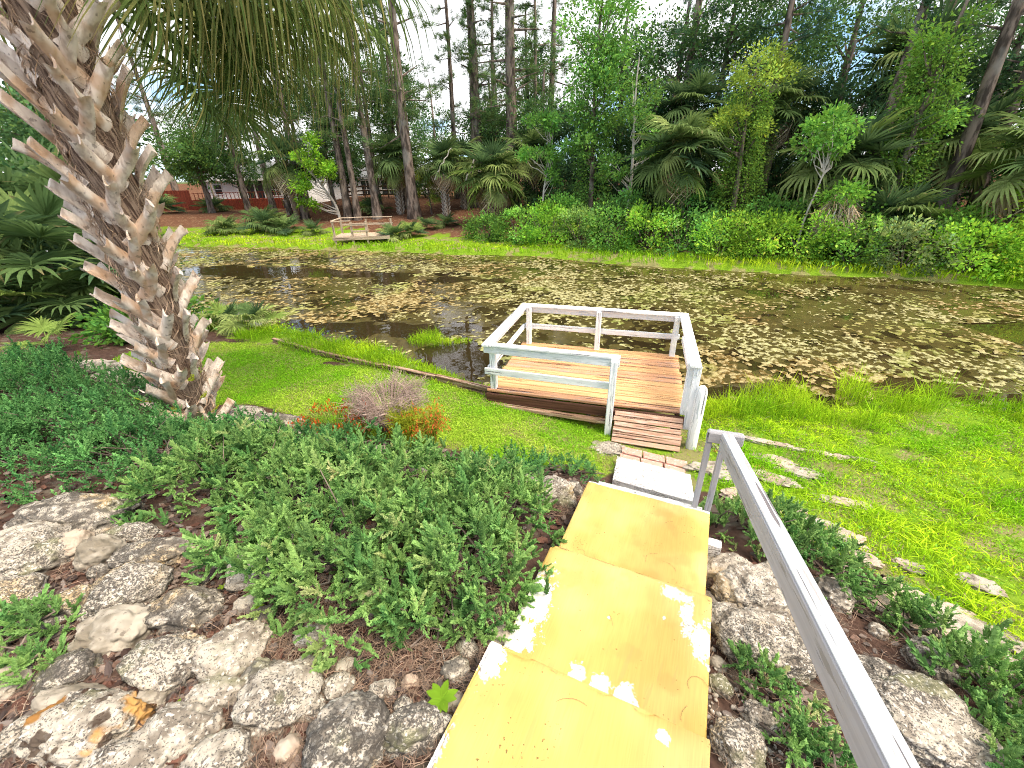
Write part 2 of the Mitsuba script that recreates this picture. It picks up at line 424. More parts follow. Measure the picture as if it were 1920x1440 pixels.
def prism(poly, z0, z1, sub=0.05, chip=0.006, seed=0):
    """an upright block over a world polygon with slightly broken edges"""
    m = trimesh.creation.extrude_polygon(Polygon([(q[0], q[1]) for q in poly]), z1 - z0, engine='earcut')
    v, f = trimesh.remesh.subdivide_to_size(m.vertices, m.faces, sub)
    m = trimesh.Trimesh(v, f)
    m.merge_vertices()
    v = np.array(m.vertices)
    top = v[:, 2] > z1 - z0 - 1e-5
    ring = Polygon([(q[0], q[1]) for q in poly]).exterior
    d = shapely.distance(shapely.points(v[:, :2]), ring)
    c = v[:, :2].mean(0)
    e = top & (d < 1e-4)
    nz = meshkit.fbm(v * 30 + seed, 3)
    v[e, 2] -= chip * (0.4 + nz[e])
    v[:, :2] += (c - v[:, :2]) * (np.where(d < 1e-4, 1, 0) * chip * (nz - 0.3) * 2)[:, None]
    v[top, 2] += (meshkit.fbm(v[top] * 18 + seed, 3) - 0.5) * chip * 0.8
    v[:, 2] += z0
    return v, np.array(m.faces)


put('staircase__landing', prism(_c, 0.0, 0.285, 0.05, 0.008, 4), 'm_slab', 40)
labels['staircase__landing'] = {'label': 'white speckled concrete landing at the foot of the yellow steps'}

# ------------------------------------------------------------------ paver path


def f_paver(p, n, uv):
    c = mix([0.52, 0.26, 0.20], [0.66, 0.40, 0.33], fbm(p.x * 7, p.y * 7, p.z * 7, 3))
    c = mix(c, [0.75, 0.60, 0.54], smoothstep(0.55, 0.7, fbm(p.x * 40, p.y * 40, p.z * 40, 3)) * 0.7)
    return mix(c, [0.20, 0.12, 0.09], smoothstep(0.68, 0.76, noise(p.x * 130, p.y * 130, p.z * 130)) * 0.6)


mat('m_paver', {'type': 'diffuse', 'reflectance': proc(f_paver)})
labels['paver_path'] = {'label': 'short path of six weathered pink pavers with grass in the joints', 'kind': 'structure'}
for r in range(2):
    for c in range(3):
        a0, b0 = 1.95 + c * 0.262 - r * 0.02, -0.45 - r * 0.155 - c * 0.045
        j = rng.normal(0, 0.006, 4)
        q = [dk(a0 + j[0], b0, 0), dk(a0 + 0.24, b0 - 0.04 + j[1], 0), dk(a0 + 0.24 + j[2], b0 - 0.175, 0), dk(a0, b0 - 0.135 + j[3], 0)]
        put('paver_path__paver', prism(q, 0.1, 0.235 + rng.normal(0, 0.004), 0.06, 0.008, r * 3 + c), 'm_paver', 40)

# ------------------------------------------------------------------ timber materials


def wood(name, lo, hi, crack, crack_at=0.62, grain=95.0, wear=None, wear_at=0.6, rough=0.7, spec=0.25):
    def f(p, n, uv):
        g = fbm(uv.x * 2.2, uv.y * grain, 0.0, 4)
        c = mix(lo, hi, smoothstep(0.25, 0.75, g))
        c = c * (0.88 + 0.24 * fbm(uv.x * 1.1, uv.y * 7, 2.0, 2))
        if wear is not None:
            c = mix(c, wear, smoothstep(wear_at, wear_at + 0.10, fbm(uv.x * 5, uv.y * 60, 5.0, 4)))
        k = smoothstep(crack_at, crack_at + 0.05, fbm(uv.x * 1.6 + 9, uv.y * 42, 7.0, 3))
        return mix(c, crack, k)

    def b(p, n, uv):
        return 0.0015 * fbm(uv.x * 2.2, uv.y * grain, 0.0, 3) - 0.003 * smoothstep(crack_at, crack_at + 0.05, fbm(uv.x * 1.6 + 9, uv.y * 42, 7.0, 3))

    return mat(name, {'type': 'bumpmap', 'arbitrary': proc(b), 'scale': 1.0, 'b': {'type': 'principled', 'base_color': proc(f), 'roughness': rough, 'specular': spec}})


wood('m_white_wood', [0.70, 0.73, 0.77], [0.82, 0.84, 0.86], [0.20, 0.20, 0.22], 0.70, 80, [0.52, 0.57, 0.62], 0.62)
wood('m_rail_wood', [0.34, 0.34, 0.37], [0.40, 0.40, 0.43], [0.17, 0.165, 0.17], 0.74, 60, [0.25, 0.245, 0.25], 0.64)
wood('m_rail_top', [0.44, 0.49, 0.53], [0.58, 0.63, 0.67], [0.16, 0.15, 0.16], 0.68, 60, [0.36, 0.34, 0.345], 0.63)  # flaking wear, with the brightness of a sky-lit top put into the colour
wood('m_deck_a', [0.47, 0.25, 0.115], [0.66, 0.39, 0.20], [0.15, 0.06, 0.03], 0.66, 120)
wood('m_deck_b', [0.53, 0.30, 0.13], [0.70, 0.45, 0.23], [0.18, 0.09, 0.05], 0.68, 120)
wood('m_deck_c', [0.43, 0.22, 0.12], [0.60, 0.34, 0.19], [0.12, 0.06, 0.04], 0.63, 120, [0.36, 0.30, 0.27], 0.60)
wood('m_ramp_wood', [0.40, 0.24, 0.17], [0.58, 0.38, 0.28], [0.12, 0.07, 0.05], 0.66, 110, [0.55, 0.44, 0.37], 0.58)
wood('m_dark_wood', [0.065, 0.028, 0.018], [0.13, 0.06, 0.04], [0.02, 0.012, 0.01], 0.62, 80)
wood('m_old_timber', [0.20, 0.12, 0.08], [0.38, 0.25, 0.17], [0.07, 0.04, 0.03], 0.60, 80, [0.45, 0.36, 0.28], 0.60)
wood('m_grey_wood', [0.30, 0.235, 0.17], [0.47, 0.38, 0.29], [0.10, 0.07, 0.05], 0.66, 60)
wood('m_brown_wood', [0.09, 0.05, 0.03], [0.17, 0.10, 0.06], [0.04, 0.02, 0.015], 0.68, 60)
wood('m_red_wood', [0.12, 0.022, 0.012], [0.21, 0.045, 0.022], [0.05, 0.012, 0.008], 0.68, 40)

# ------------------------------------------------------------------ dock
say('dock', 'small square wooden dock with orange deck boards and weathered white railings over the pond', 'dock')
DW, DD, DZ = 2.67, 2.02, 0.572
nb = 14
for i in range(nb):
    w = DD / nb
    b = w * (i + 0.5) - 0.01
    e = rng.normal(0, 0.008, 2)
    z = DZ - 0.018 + rng.normal(0, 0.0025)
    put_plank('dock__deck_board', dk(-0.02 + e[0], b, z), dk(DW + 0.02 + e[1], b + rng.normal(0, 0.003), z + rng.normal(0, 0.002)), w - 0.012, 0.036, ['m_deck_a', 'm_deck_b', 'm_deck_c'][int(rng.integers(0, 3))], b=0.005)
for a in (0.06, 0.9, 1.78, 2.6):
    put_plank('dock__joist', dk(a, 0.03, DZ - 0.115), dk(a, DD - 0.03, DZ - 0.115), 0.04, 0.14, 'm_dark_wood')
put_plank('dock__fascia', dk(-0.03, -0.03, DZ - 0.115), dk(DW + 0.03, -0.03, DZ - 0.115), 0.035, 0.135, 'm_dark_wood')
put_plank('dock__fascia', dk(-0.03, DD + 0.02, DZ - 0.115), dk(DW + 0.03, DD + 0.02, DZ - 0.115), 0.035, 0.135, 'm_dark_wood')
put_plank('dock__beam', dk(0.05, -0.075, DZ - 0.20), dk(1.72, -0.075, DZ - 0.24), 0.09, 0.05, 'm_old_timber')
for a, b in ((0.05, 0.15), (2.6, 0.15), (0.05, 1.9), (1.33, 1.9), (2.6, 1.9)):
    put_plank('dock__piling', dk(a, b, -0.7), dk(a, b, DZ - 0.18), 0.1, 0.1, 'm_dark_wood', up=DA)
WH = 'm_white_wood'
zt = 1.285
for a, b, z0, z1 in ((0.06, 0.07, DZ - 0.02, 1.25), (0.10, 1.95, DZ - 0.02, 1.25), (1.33, 1.955, DZ - 0.02, 1.25), (2.585, 1.95, DZ - 0.02, 1.25), (2.655, 0.02, DZ - 0.03, 1.25), (1.735, -0.12, 0.0, 1.25)):
    put_plank('dock__post', dk(a, b, z0), dk(a, b, z1), 0.088, 0.088, WH, up=DA, b=0.008)
# short round-topped post standing in front of the right rail
rp = [(0.0, -0.02), (0.062, -0.02)] + [(0.068, z) for z in (0.0, 0.3, 0.6, 0.85)] + [(0.065, 0.93), (0.05, 0.985), (0.025, 1.012), (0.0, 1.018)]
_m = trimesh.creation.revolve(np.array(rp), sections=24)
_v = np.array(_m.vertices)
_uv = np.column_stack([_v[:, 2] + 3.3, np.arctan2(_v[:, 1], _v[:, 0]) * 0.07])
put('dock__gate_post', (_v + dk(2.80, -0.12, 0.02), np.array(_m.faces)), WH, True, uv=_uv)
labels['dock__gate_post'] = {'label': 'short thick round-topped white post beside the ramp'}
put_plank('dock__cap_rail', dk(-0.06, DD - 0.005, zt - 0.018), dk(DW + 0.08, DD - 0.005, zt - 0.018), 0.135, 0.036, WH)
put_plank('dock__cap_rail', dk(0.01, -0.07, zt - 0.016), dk(0.01, DD - 0.075, zt - 0.016), 0.135, 0.036, WH)
put_plank('dock__cap_rail', dk(DW + 0.01, -0.12, zt - 0.016), dk(DW + 0.01, DD - 0.075, zt - 0.016), 0.135, 0.036, WH)
put_plank('dock__cap_rail', dk(0.08, 0.0, zt - 0.019), dk(1.80, -0.04, zt - 0.019), 0.10, 0.034, WH)
put_plank('dock__face_rail', dk(-0.05, 0.002, zt - 0.092), dk(1.80, -0.058, zt - 0.092), 0.034, 0.108, WH)
put_plank('dock__face_rail', dk(0.0, DD + 0.01, zt - 0.092), dk(DW, DD + 0.01, zt - 0.092), 0.034, 0.108, WH)
put_plank('dock__face_rail', dk(-0.005, 0.04, zt - 0.092), dk(-0.005, DD - 0.03, zt - 0.092), 0.034, 0.108, WH)
put_plank('dock__face_rail', dk(DW + 0.05, -0.1, zt - 0.092), dk(DW + 0.05, DD - 0.03, zt - 0.092), 0.034, 0.108, WH)
put_plank('dock__mid_rail', dk(-0.05, 0.0, 0.862), dk(1.69, -0.055, 0.862), 0.034, 0.10, WH)
put_plank('dock__mid_rail', dk(0.0, DD + 0.018, 0.875), dk(DW, DD + 0.018, 0.875), 0.034, 0.095, WH)
put_plank('dock__mid_rail', dk(-0.005, 0.04, 0.875), dk(-0.005, DD - 0.03, 0.875), 0.034, 0.095, WH)
put_plank('dock__mid_rail', dk(DW + 0.05, 0.0, 0.875), dk(DW + 0.05, DD - 0.03, 0.875), 0.034, 0.095, WH)
put_plank('dock__brace', dk(DW + 0.045, -0.055, 0.36), dk(DW + 0.045, -0.07, 1.255), 0.035, 0.09, WH, up=DA)
for i in range(6):
    t = (i + 0.5) / 6
    b, z = -0.035 - 0.27 * t, 0.505 - 0.335 * t
    e = rng.normal(0, 0.006, 2)
    put_plank('dock__ramp_board', dk(1.80 + e[0], b, z), dk(2.655 + e[1], b - 0.012, z + rng.normal(0, 0.003)), 0.024, 0.062, 'm_ramp_wood', up=nrm(DB * 0.26 + np.array([0, 0, 0.34])), b=0.005)
for a in (1.84, 2.22, 2.62):
    put_plank('dock__ramp_stringer', dk(a, -0.0, 0.48), dk(a, -0.27, 0.13), 0.04, 0.05, 'm_dark_wood')

# ------------------------------------------------------------------ retaining edge of the lawn
say('retaining_edge', 'low weathered timber board edging the lawn above the marshy pond margin', 'edging')
_tp = [(-4.72, 7.93), (-3.5, 7.2), (-2.2, 6.53), (-1.2, 6.05), (-0.30, 5.56)]
for (x0, y0), (x1, y1) in zip(_tp[:-1], _tp[1:]):
    d = nrm(np.array([x1 - x0, y1 - y0, 0]))
    put_plank('retaining_edge__board', np.array([x0, y0, 0.36]) + d * 0.003, np.array([x1, y1, 0.36 - 0.01]) - d * 0.003, 0.05, 0.32, 'm_old_timber')
    put_plank('retaining_edge__cap', np.array([x0, y0, 0.535]) + d * 0.004, np.array([x1, y1, 0.525]) - d * 0.004, 0.075, 0.025, 'm_old_timber')

# ------------------------------------------------------------------ stair handrail
say('handrail', 'peeling grey-white timber handrail descending on the right of the yellow steps', 'handrail')
E1, E0 = np.array([1.575, 2.60, 1.555]), np.array([0.93, 0.51, 1.99])
dirr = nrm(E0 - E1)
put_plank('handrail__rail', E1 + dirr * 0.03, E1 + (E0 - E1) * 1.55, 0.084, 0.125, 'm_rail_wood', b=0.007)
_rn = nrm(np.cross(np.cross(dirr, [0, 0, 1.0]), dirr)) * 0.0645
put_plank('handrail__worn_lit_top', E1 + dirr * 0.03 + _rn, E1 + (E0 - E1) * 1.55 + _rn, 0.072, 0.006, 'm_rail_top', b=0.002)
labels['handrail__worn_lit_top'] = {'label': 'flaking top face of the handrail, coloured paler for the light it catches'}
ch = nrm(np.array([0.94, -0.34, 0]))
put_plank('handrail__end_rail', E1 - ch * 0.13 + SD * 0.03 + [0, 0, 0.008], E1 + ch * 0.12 + SD * 0.03 + [0, 0, 0.008], 0.06, 0.10, 'm_rail_wood', b=0.012)
for k, s in enumerate((-0.105, -0.005)):
    q = E1 + ch * s + SD * 0.03
    g = float(height(q[0], q[1]))
    put_plank('handrail__post', np.array([q[0], q[1], g - 0.1]), np.array([q[0], q[1], E1[2] - 0.045]), 0.042, 0.042, 'm_rail_wood', up=ch, b=0.005)
q = E0 + (E0 - E1) * 0.5
put_plank('handrail__post', np.array([q[0], q[1], 1.0]), np.array([q[0], q[1], q[2] - 0.07]), 0.08, 0.08, 'm_rail_wood', up=ch, b=0.005)
# stub of an older post
say('post_stub', 'short broken white concrete post stub with a hole, right of the third yellow step', 'post')
q = np.array([1.40, 2.22, 0.0]) + SA * 0.045
_s = trimesh.creation.box([0.085, 0.075, 0.5])
_s = _s.difference(trimesh.creation.cylinder(0.014, 0.3, transform=trimesh.transformations.rotation_matrix(math.pi / 2, [1, 0, 0], [0, 0, 0.2]) @ trimesh.transformations.translation_matrix([0, 0, 0.0])), engine='manifold')
_s.apply_transform(trimesh.transformations.rotation_matrix(-STAIR_YAW, [0, 0, 1]))
put('post_stub', (np.array(_s.vertices) + q + [0, 0, 0.70], np.array(_s.faces)), 'm_slab', False)

# ------------------------------------------------------------------ foliage helpers
VC = {'type': 'mesh_attribute', 'name': 'vertex_color'}
mat('m_leaf', {'type': 'principledthin', 'base_color': VC, 'roughness': 0.45, 'diff_trans': 0.75, 'eta': 1.4})
mat('m_dry', {'type': 'twosided', 'b': {'type': 'diffuse', 'reflectance': VC}})


def f_bark(p, n, uv):
    a = fbm(p.x * 9, p.y * 9, p.z * 2.2, 4)
    c = mix([0.065, 0.052, 0.045], [0.25, 0.20, 0.17], smoothstep(0.32, 0.68, a))
    return mix(c, [0.25, 0.24, 0.22], smoothstep(0.58, 0.72, fbm(p.x * 2, p.y * 2, p.z * 1.1, 3)) * 0.6)


mat('m_bark', {'type': 'diffuse', 'reflectance': proc(f_bark)})
mat('m_pale_bark', {'type': 'diffuse', 'reflectance': proc(lambda p, n, uv: mix([0.34, 0.31, 0.27], [0.62, 0.59, 0.54], fbm(p.x * 6, p.y * 6, p.z * 3, 3)))})
mat('m_palm_trunk', {'type': 'diffuse', 'reflectance': proc(lambda p, n, uv: mix([0.10, 0.075, 0.055], [0.30, 0.235, 0.18], fbm(p.x * 8, p.y * 8, p.z * 14, 4)))})

LEAF_V = np.array([[0, 0, 0], [0.27, 0.05, 0.45], [0, 0, 1.0], [-0.27, 0.05, 0.45]])
LEAF_F = np.array([[0, 1, 2], [0, 2, 3]])


def add_leaves(mb, pos, dirs, size, cols, droop=0.0):
    n = len(pos)
    d = nrm(dirs + np.array([0, 0, -droop]))
    v, f = spread(LEAF_V, LEAF_F, frames(pos, d, rng.uniform(0, 6.28, n), size))
    mb.add(v, f, np.repeat(cols, 4, 0))


def ball(n, r=1.0, shell=0.5):
    d = nrm(rng.normal(size=(n, 3)))
    return d * (r * rng.uniform(shell ** 3, 1, (n, 1)) ** (1 / 3)), d


def crown(mb, c, rad, clumps, per, leaf, col, cr=0.45, dv=0.28, droop=0.15, shell=0.35, flat=0.75):
    c, rad = np.asarray(c, float), np.broadcast_to(np.asarray(rad, float), (3,))
    q, d = ball(clumps, 1.0, shell)
    cc = c + q * rad
    k = cr * np.exp(rng.normal(0, 0.25, clumps))
    tone = np.exp(rng.normal(0, dv, (clumps, 1)))
    idx = np.repeat(np.arange(clumps), per)
    o = rng.normal(size=(len(idx), 3)) * [0.5, 0.5, 0.5 * flat]
    pos = cc[idx] + o * k[idx, None]
    dirs = nrm(o) + d[idx] * 0.6 + rng.normal(size=o.shape) * 0.5 + [0, 0, 0.15]
    add_leaves(mb, pos, dirs, leaf * np.exp(rng.normal(0, 0.25, len(idx))), np.clip(hsv_jitter(col, len(idx), 0.18) * tone[idx], 0.004, 0.8), droop)
    return cc


def branch_set(mb, base, tips, r0, bend=0.25):
    """thin limbs from points on the trunk to clump centres"""
    for t in tips:
        mid = (base + t) / 2 + rng.normal(0, bend, 3) * np.linalg.norm(t - base) * 0.4 - [0, 0, 0.1]
        p = np.array([base, (base + mid) / 2 + rng.normal(0, 0.05, 3), mid, t])
        v, f = tube(p, np.array([r0, r0 * 0.8, r0 * 0.55, r0 * 0.2]), 5, False)
        mb.add(v, f)


def trunk_path(x, y, h, lean=(0, 0), wob=0.12, n=10, z0=None):
    z0 = float(height(x, y)) - 0.15 if z0 is None else z0
    t = np.linspace(0, 1, n)
    ph = rng.uniform(0, 6.28, 2)
    return np.column_stack([x + lean[0] * t * t + wob * np.sin(t * 5 + ph[0]) * t, y + lean[1] * t * t + wob * np.cos(t * 4 + ph[1]) * t, z0 + t * h])


def pine(x, y, h, r, label, tufts=240, low=0.35, col=(0.075, 0.125, 0.045), lean=(0, 0), spread_r=2.2, group=None, vine=0, bark='m_bark', needle=0.32):
    k = say(key_for('pine_tree'), label, 'tree', group)
    p = trunk_path(x, y, h, lean, 0.18, 12)
    t = np.linspace(0, 1, 12)
    scene[k + '__trunk'] = mikit.ply(tube(p, r * (1.12 - 0.85 * t) * (1 + 0.5 * np.exp(-t * 40)), 10), bark, True)
    tufts = int(tufts * 1.7) if h > 6 else tufts
    low *= 0.85
    nb = max(10, tufts // 12)
    bm, mb = MB(), MB()
    P, D = [], []
    for i in range(nb):
        s = low + (1 - low) * rng.uniform(0, 1)
        b = np.array([np.interp(s, t, p[:, j]) for j in range(3)])
        a = rng.uniform(0, 6.28)
        L = spread_r * (1.15 - 0.75 * (s - low) / (1 - low)) * rng.uniform(0.5, 1.2)
        e = b + np.array([math.cos(a) * L, math.sin(a) * L, L * rng.uniform(-0.15, 0.35)])
        m = (b + e) / 2 + rng.normal(0, 0.12, 3) * L
        bp = np.array([b, m, e])
        bm.add(*tube(bp, np.array([r * 0.2 + 0.012, 0.018, 0.007]), 5, False))
        for q in range(max(4, tufts // nb)):
            u = rng.uniform(0.35, 1)
            c = b * (1 - u) ** 2 + 2 * u * (1 - u) * m + e * u * u + rng.normal(0, 0.16, 3) * L * 0.5
            P.append(c)
            D.append(nrm(e - b) + [0, 0, 0.3])
    bm.put(k + '__limbs', bark, stuff='side limbs of the pine')
    P, D = np.array(P), np.array(D)
    m = 17
    pos = np.repeat(P, m, 0) + rng.normal(0, 0.05, (len(P) * m, 3))
    dirs = nrm(np.repeat(D, m, 0) + rng.normal(0, 0.85, (len(P) * m, 3)))
    nv, nf = np.array([[-0.045, 0, 0], [0.045, 0, 0], [0, 0.0, 1.0]]), np.array([[0, 1, 2]])
    v, f = spread(nv, nf, frames(pos, dirs, rng.uniform(0, 6.28, len(pos)), needle * rng.uniform(0.7, 1.25, len(pos))))
    cc = np.repeat(hsv_jitter(col, len(P), 0.28), m, 0)
    mb.add(v, f, np.repeat(cc, 3, 0))
    mb.put(k + '__crown', 'm_leaf')
    if vine:
        vine_on(k, p, t, vine, 0.08, h)
    return k


def vine_on(k, p, t, n, leaf, h, col=(0.07, 0.14, 0.03), z0=0.0, z1=0.8, rad=0.35):
    mb = MB()
    s = rng.uniform(z0, z1, n)
    c = np.stack([np.interp(s, t, p[:, j]) for j in range(3)], -1)
    a = rng.uniform(0, 6.28, n)
    lump = 0.5 + 1.1 * meshkit.fbm(np.column_stack([np.cos(a) * 0.8, np.sin(a) * 0.8, s * h * 0.9 + p[0, 0]]), 3)
    rr = rad * lump * rng.uniform(0.55, 1.1, n)
    d = np.column_stack([np.cos(a), np.sin(a), a * 0])
    add_leaves(mb, c + d * rr[:, None], d + rng.normal(0, 0.6, (n, 3)), leaf * rng.uniform(0.7, 1.4, n), hsv_jitter(col, n, 0.35), 0.5)
    mb.put(k + '__vines', 'm_leaf', stuff='climbing vine leaves on the trunk')


def broadleaf(name, x, y, h, r, crowns, label, col, leaf=0.13, bark='m_bark', lean=(0, 0), group=None, vine=None, cat_='tree', limbs=7, wob=0.15):
    """crowns: (dx, dy, z, rx, ry, rz, clumps, per clump) lumps of foliage about the trunk"""
    k = say(key_for(name), label, cat_, group)
    p = trunk_path(x, y, h, lean, wob, 12)
    t = np.linspace(0, 1, 12)
    scene[k + '__trunk'] = mikit.ply(tube(p, r * (1.1 - 0.8 * t) * (1 + 0.4 * np.exp(-t * 30)), 9), bark, True)
    mb, bm = MB(), MB()
    for dx, dy, z, rx, ry, rz, cl, per in crowns:
        cc = crown(mb, (x + dx, y + dy, z), (rx, ry, rz), cl, per, leaf, col, cr=max(0.28, 0.42 * min(rx, rz)))
        for tip in cc[rng.permutation(len(cc))[:limbs]]:
            s = np.clip((tip[2] - p[0, 2] - 0.6) / h, 0.15, 0.97)
            b = np.array([np.interp(s * 0.9, t, p[:, j]) for j in range(3)])
            branch_set(bm, b, [tip], r * 0.32 + 0.008)
    bm.put(k + '__limbs', bark, stuff='limbs carrying the crown')
    mb.put(k + '__crown', 'm_leaf')
    if vine:
        vine_on(k, p, t, vine[0], vine[1], h, vine[2], vine[3], vine[4], vine[5])
    return k


# ---- fan palms
def fan(nseg, R, tip_droop, arc=2.75, cup=0.35, petiole=0.9, seg_w=0.05, stations=4, split=0.45, seed=0, rag=0.12, cost=0.35):
    """one fan leaf: hub at the origin, petiole towards -x, blades in the x-y plane, gravity along -z: (verts, faces)"""
    g = np.random.default_rng(seed)
    parts = []
    for i in range(nseg):
        a = (i / (nseg - 1) - 0.5) * 2 * arc
        L = R * (0.72 + 0.28 * math.cos(a * 0.55)) * (1 + g.normal(0, rag))
        ax = abs(a) / arc
        hub = np.array([cost * R * (1 - ax) ** 1.5, 0, -0.10 * R * (1 - ax)])
        d = np.array([math.cos(a), math.sin(a), cup * (0.4 + 0.6 * ax) + g.normal(0, 0.06)])
        d /= np.linalg.norm(d)
        side = np.array([-math.sin(a), math.cos(a), 0])
        s = np.linspace(0, 1, stations)
        c = hub + np.outer(s * L, d) + np.outer(-tip_droop * L * s ** 2.2, [0, 0, 1]) - np.outer(tip_droop * L * 0.45 * s ** 3, d * [1, 1, 0])
        tw = g.normal(0, 0.25)
        w = seg_w * R * np.interp(s, [0, split, 1], [0.55, 1.0, 0.06]) * (1 + g.normal(0, 0.1))
        up = np.cross(d, side)
        sd = side * math.cos(tw) + up * math.sin(tw)
        l, r = c - np.outer(w, sd), c + np.outer(w, sd)
        m = c - np.outer(w * 0.55, np.cross(d, sd))
        v = np.stack([l, m, r], 1).reshape(-1, 3)
        f = []
        for q in range(stations - 1):
            o = q * 3
            f += [[o, o + 1, o + 4], [o, o + 4, o + 3], [o + 1, o + 2, o + 5], [o + 1, o + 5, o + 4]]
        parts.append((v, np.array(f)))
    pt = np.array([[-petiole, 0, -petiole * 0.1], [-petiole * 0.5, 0, 0.02], [0, 0, 0], [cost * R * 0.9, 0, -0.09 * R]])
    parts.append(tube(pt, np.array([0.022, 0.015, 0.012, 0.005]) * max(R, 0.6), 5, False))
    return cat(parts)


def fan_colors(v, f, base, seed, dry=0.0):
    """every blade its own tone; tips of older leaves straw coloured"""
    g = np.random.default_rng(seed)
    n = len(v)
    blade = np.arange(n) // 12
    tone = np.exp(g.normal(0, 0.16, blade.max() + 1))[blade][:, None]
    c = np.asarray(base) * tone * GAIN
    tipness = ((np.arange(n) % 12) >= 9)[:, None] * (g.uniform(0, 1, blade.max() + 1)[blade] < dry)[:, None]
    return np.clip(c * (1 - tipness) + np.array([0.32, 0.25, 0.13]) * tipness, 0.004, 0.9)


FANS = []
for s in range(6):
    v, f = fan(34, 1.0, [0.12, 0.3, 0.45, 0.6, 0.25, 0.8][s], seed=s, cup=[0.5, 0.4, 0.3, 0.2, 0.45, 0.2][s])
    FANS.append(mikit.ply((v, f), 'm_leaf', False, color=fan_colors(v, f, [(0.06, 0.105, 0.045), (0.075, 0.125, 0.045), (0.10, 0.15, 0.05), (0.085, 0.135, 0.05), (0.055, 0.10, 0.05), (0.13, 0.17, 0.06)][s], s, 0.15)))
DEAD = []
for s in range(3):
    v, f = fan(26, 0.95, 1.0 + 0.2 * s, seed=30 + s, arc=2.0, cup=0.0, rag=0.2)
    DEAD.append(mikit.ply((v, f), 'm_dry', False, color=fan_colors(v, f, [(0.36, 0.285, 0.20), (0.26, 0.19, 0.13), (0.46, 0.38, 0.28)][s], 30 + s)))
PALE = []
for s in range(3):
    v, f = fan(32, 1.0, [0.25, 0.5, 0.7][s], seed=50 + s, cup=0.35)
    PALE.append(mikit.ply((v, f), 'm_leaf', False, color=fan_colors(v, f, [(0.15, 0.22, 0.055), (0.17, 0.22, 0.07), (0.20, 0.25, 0.09)][s], 50 + s, 0.3)))


def frond_at(key, shape, pos, az, pitch, size, roll=0.0):
    M = T().translate(list(map(float, pos))) @ T().rotate([0, 0, 1], math.degrees(az)) @ T().rotate([0, 1, 0], -math.degrees(pitch)) @ T().rotate([1, 0, 0], math.degrees(roll)) @ T().scale(float(size))
    scene[key_for(key)] = {**shape, 'to_world': M}


def palm(x, y, zc, label, R=1.0, n=22, dead=0, trunk_r=0.16, booted=False, group=None, lo=-0.75, hi=1.35, pale=0.2, petiole=0.75, name='palm_tree', lean=(0, 0), skirt=None):
    k = say(key_for(name), label, 'palm', group)
    z0 = float(height(x, y)) - 0.1
    if zc - z0 > 0.5:
        h = zc - z0
        t = np.linspace(0, 1, 9)
        p = np.column_stack([x + lean[0] * (t - 1), y + lean[1] * (t - 1), z0 + t * h])
        scene[k + '__trunk'] = mikit.ply(tube(p, trunk_r * (1.05 + 0.25 * np.exp(-t * 14) + 0.12 * np.sin(t * 40)), 12), 'm_palm_trunk', True)
        if booted:
            mb = MB()
            rows = int(h * 0.55 / 0.13)
            for i in range(rows):
                for j in range(7):
                    a = (j + 0.5 * (i % 2)) * 2 * math.pi / 7
                    d, w = np.array([math.cos(a), math.sin(a), 0]), np.array([-math.sin(a), math.cos(a), 0])
                    c = np.array([np.interp(i * 0.13 / h, t, p[:, 0]), np.interp(i * 0.13 / h, t, p[:, 1]), z0 + 0.1 + i * 0.13])
                    lean_ = 0.13 * (1 if (i + j) % 2 else -1)
                    vv, ff, _ = plank(c + d * trunk_r * 1.0, c + d * (trunk_r + 0.10) + w * lean_ + [0, 0, 0.24], 0.075, 0.018, up=d)
                    mb.add(vv, ff)
            mb.put(k + '__boots', 'm_pale_bark')
            labels[k + '__boots'] = {'label': 'pale criss-cross leaf bases on the lower trunk', 'kind': 'stuff'}
    ga = 2.39996
    for i in range(n):
        s = (i + 0.5) / n
        pitch = hi + (lo - hi) * s ** 0.85
        az = i * ga + rng.normal(0, 0.15)
        pet = petiole * R * (0.8 + 0.4 * s)
        d = np.array([math.cos(az) * math.cos(pitch), math.sin(az) * math.cos(pitch), math.sin(pitch)])
        shape = PALE[int(rng.integers(0, 3))] if rng.uniform() < pale * (0.4 + s) else FANS[int(rng.integers(0, 3)) if s < 0.5 else int(rng.integers(1, 6))]
        frond_at(k + '__frond', shape, np.array([x, y, zc]) + d * pet, az, pitch * 0.8 - 0.15, R * rng.uniform(0.85, 1.12), rng.normal(0, 0.2))
    for i in range(dead):
        az = i * ga * 1.3 + rng.normal(0, 0.2)
        pitch = -0.8 + rng.normal(0, 0.18)
        d = np.array([math.cos(az) * math.cos(pitch), math.sin(az) * math.cos(pitch), math.sin(pitch)])
        kk = key_for(k + '__dead_frond')
        _used[k + '__dead_frond'] -= 1
        frond_at(k + '__dead_frond', DEAD[i % 3], np.array([x, y, zc - 0.15]) + d * petiole * R * 0.8, az, pitch, R * rng.uniform(0.75, 1.0), rng.normal(0, 0.3))
        labels[kk] = {'label': 'dead straw-brown frond hanging against the trunk'}
    return k


# ------------------------------------------------------------------ far dock
def fence_plain(k):
    return k


say('far_dock', 'small weathered grey-brown wooden dock with low railings on the far grassy shore', 'dock')
FO = np.array([-9.25, 23.35, 0.0])
FA, FB = nrm(np.array([1.0, 0.10, 0])), nrm(np.array([-0.10, 1.0, 0]))


def fd(a, b, z):
    return FO + FA * a + FB * b + np.array([0, 0, z])


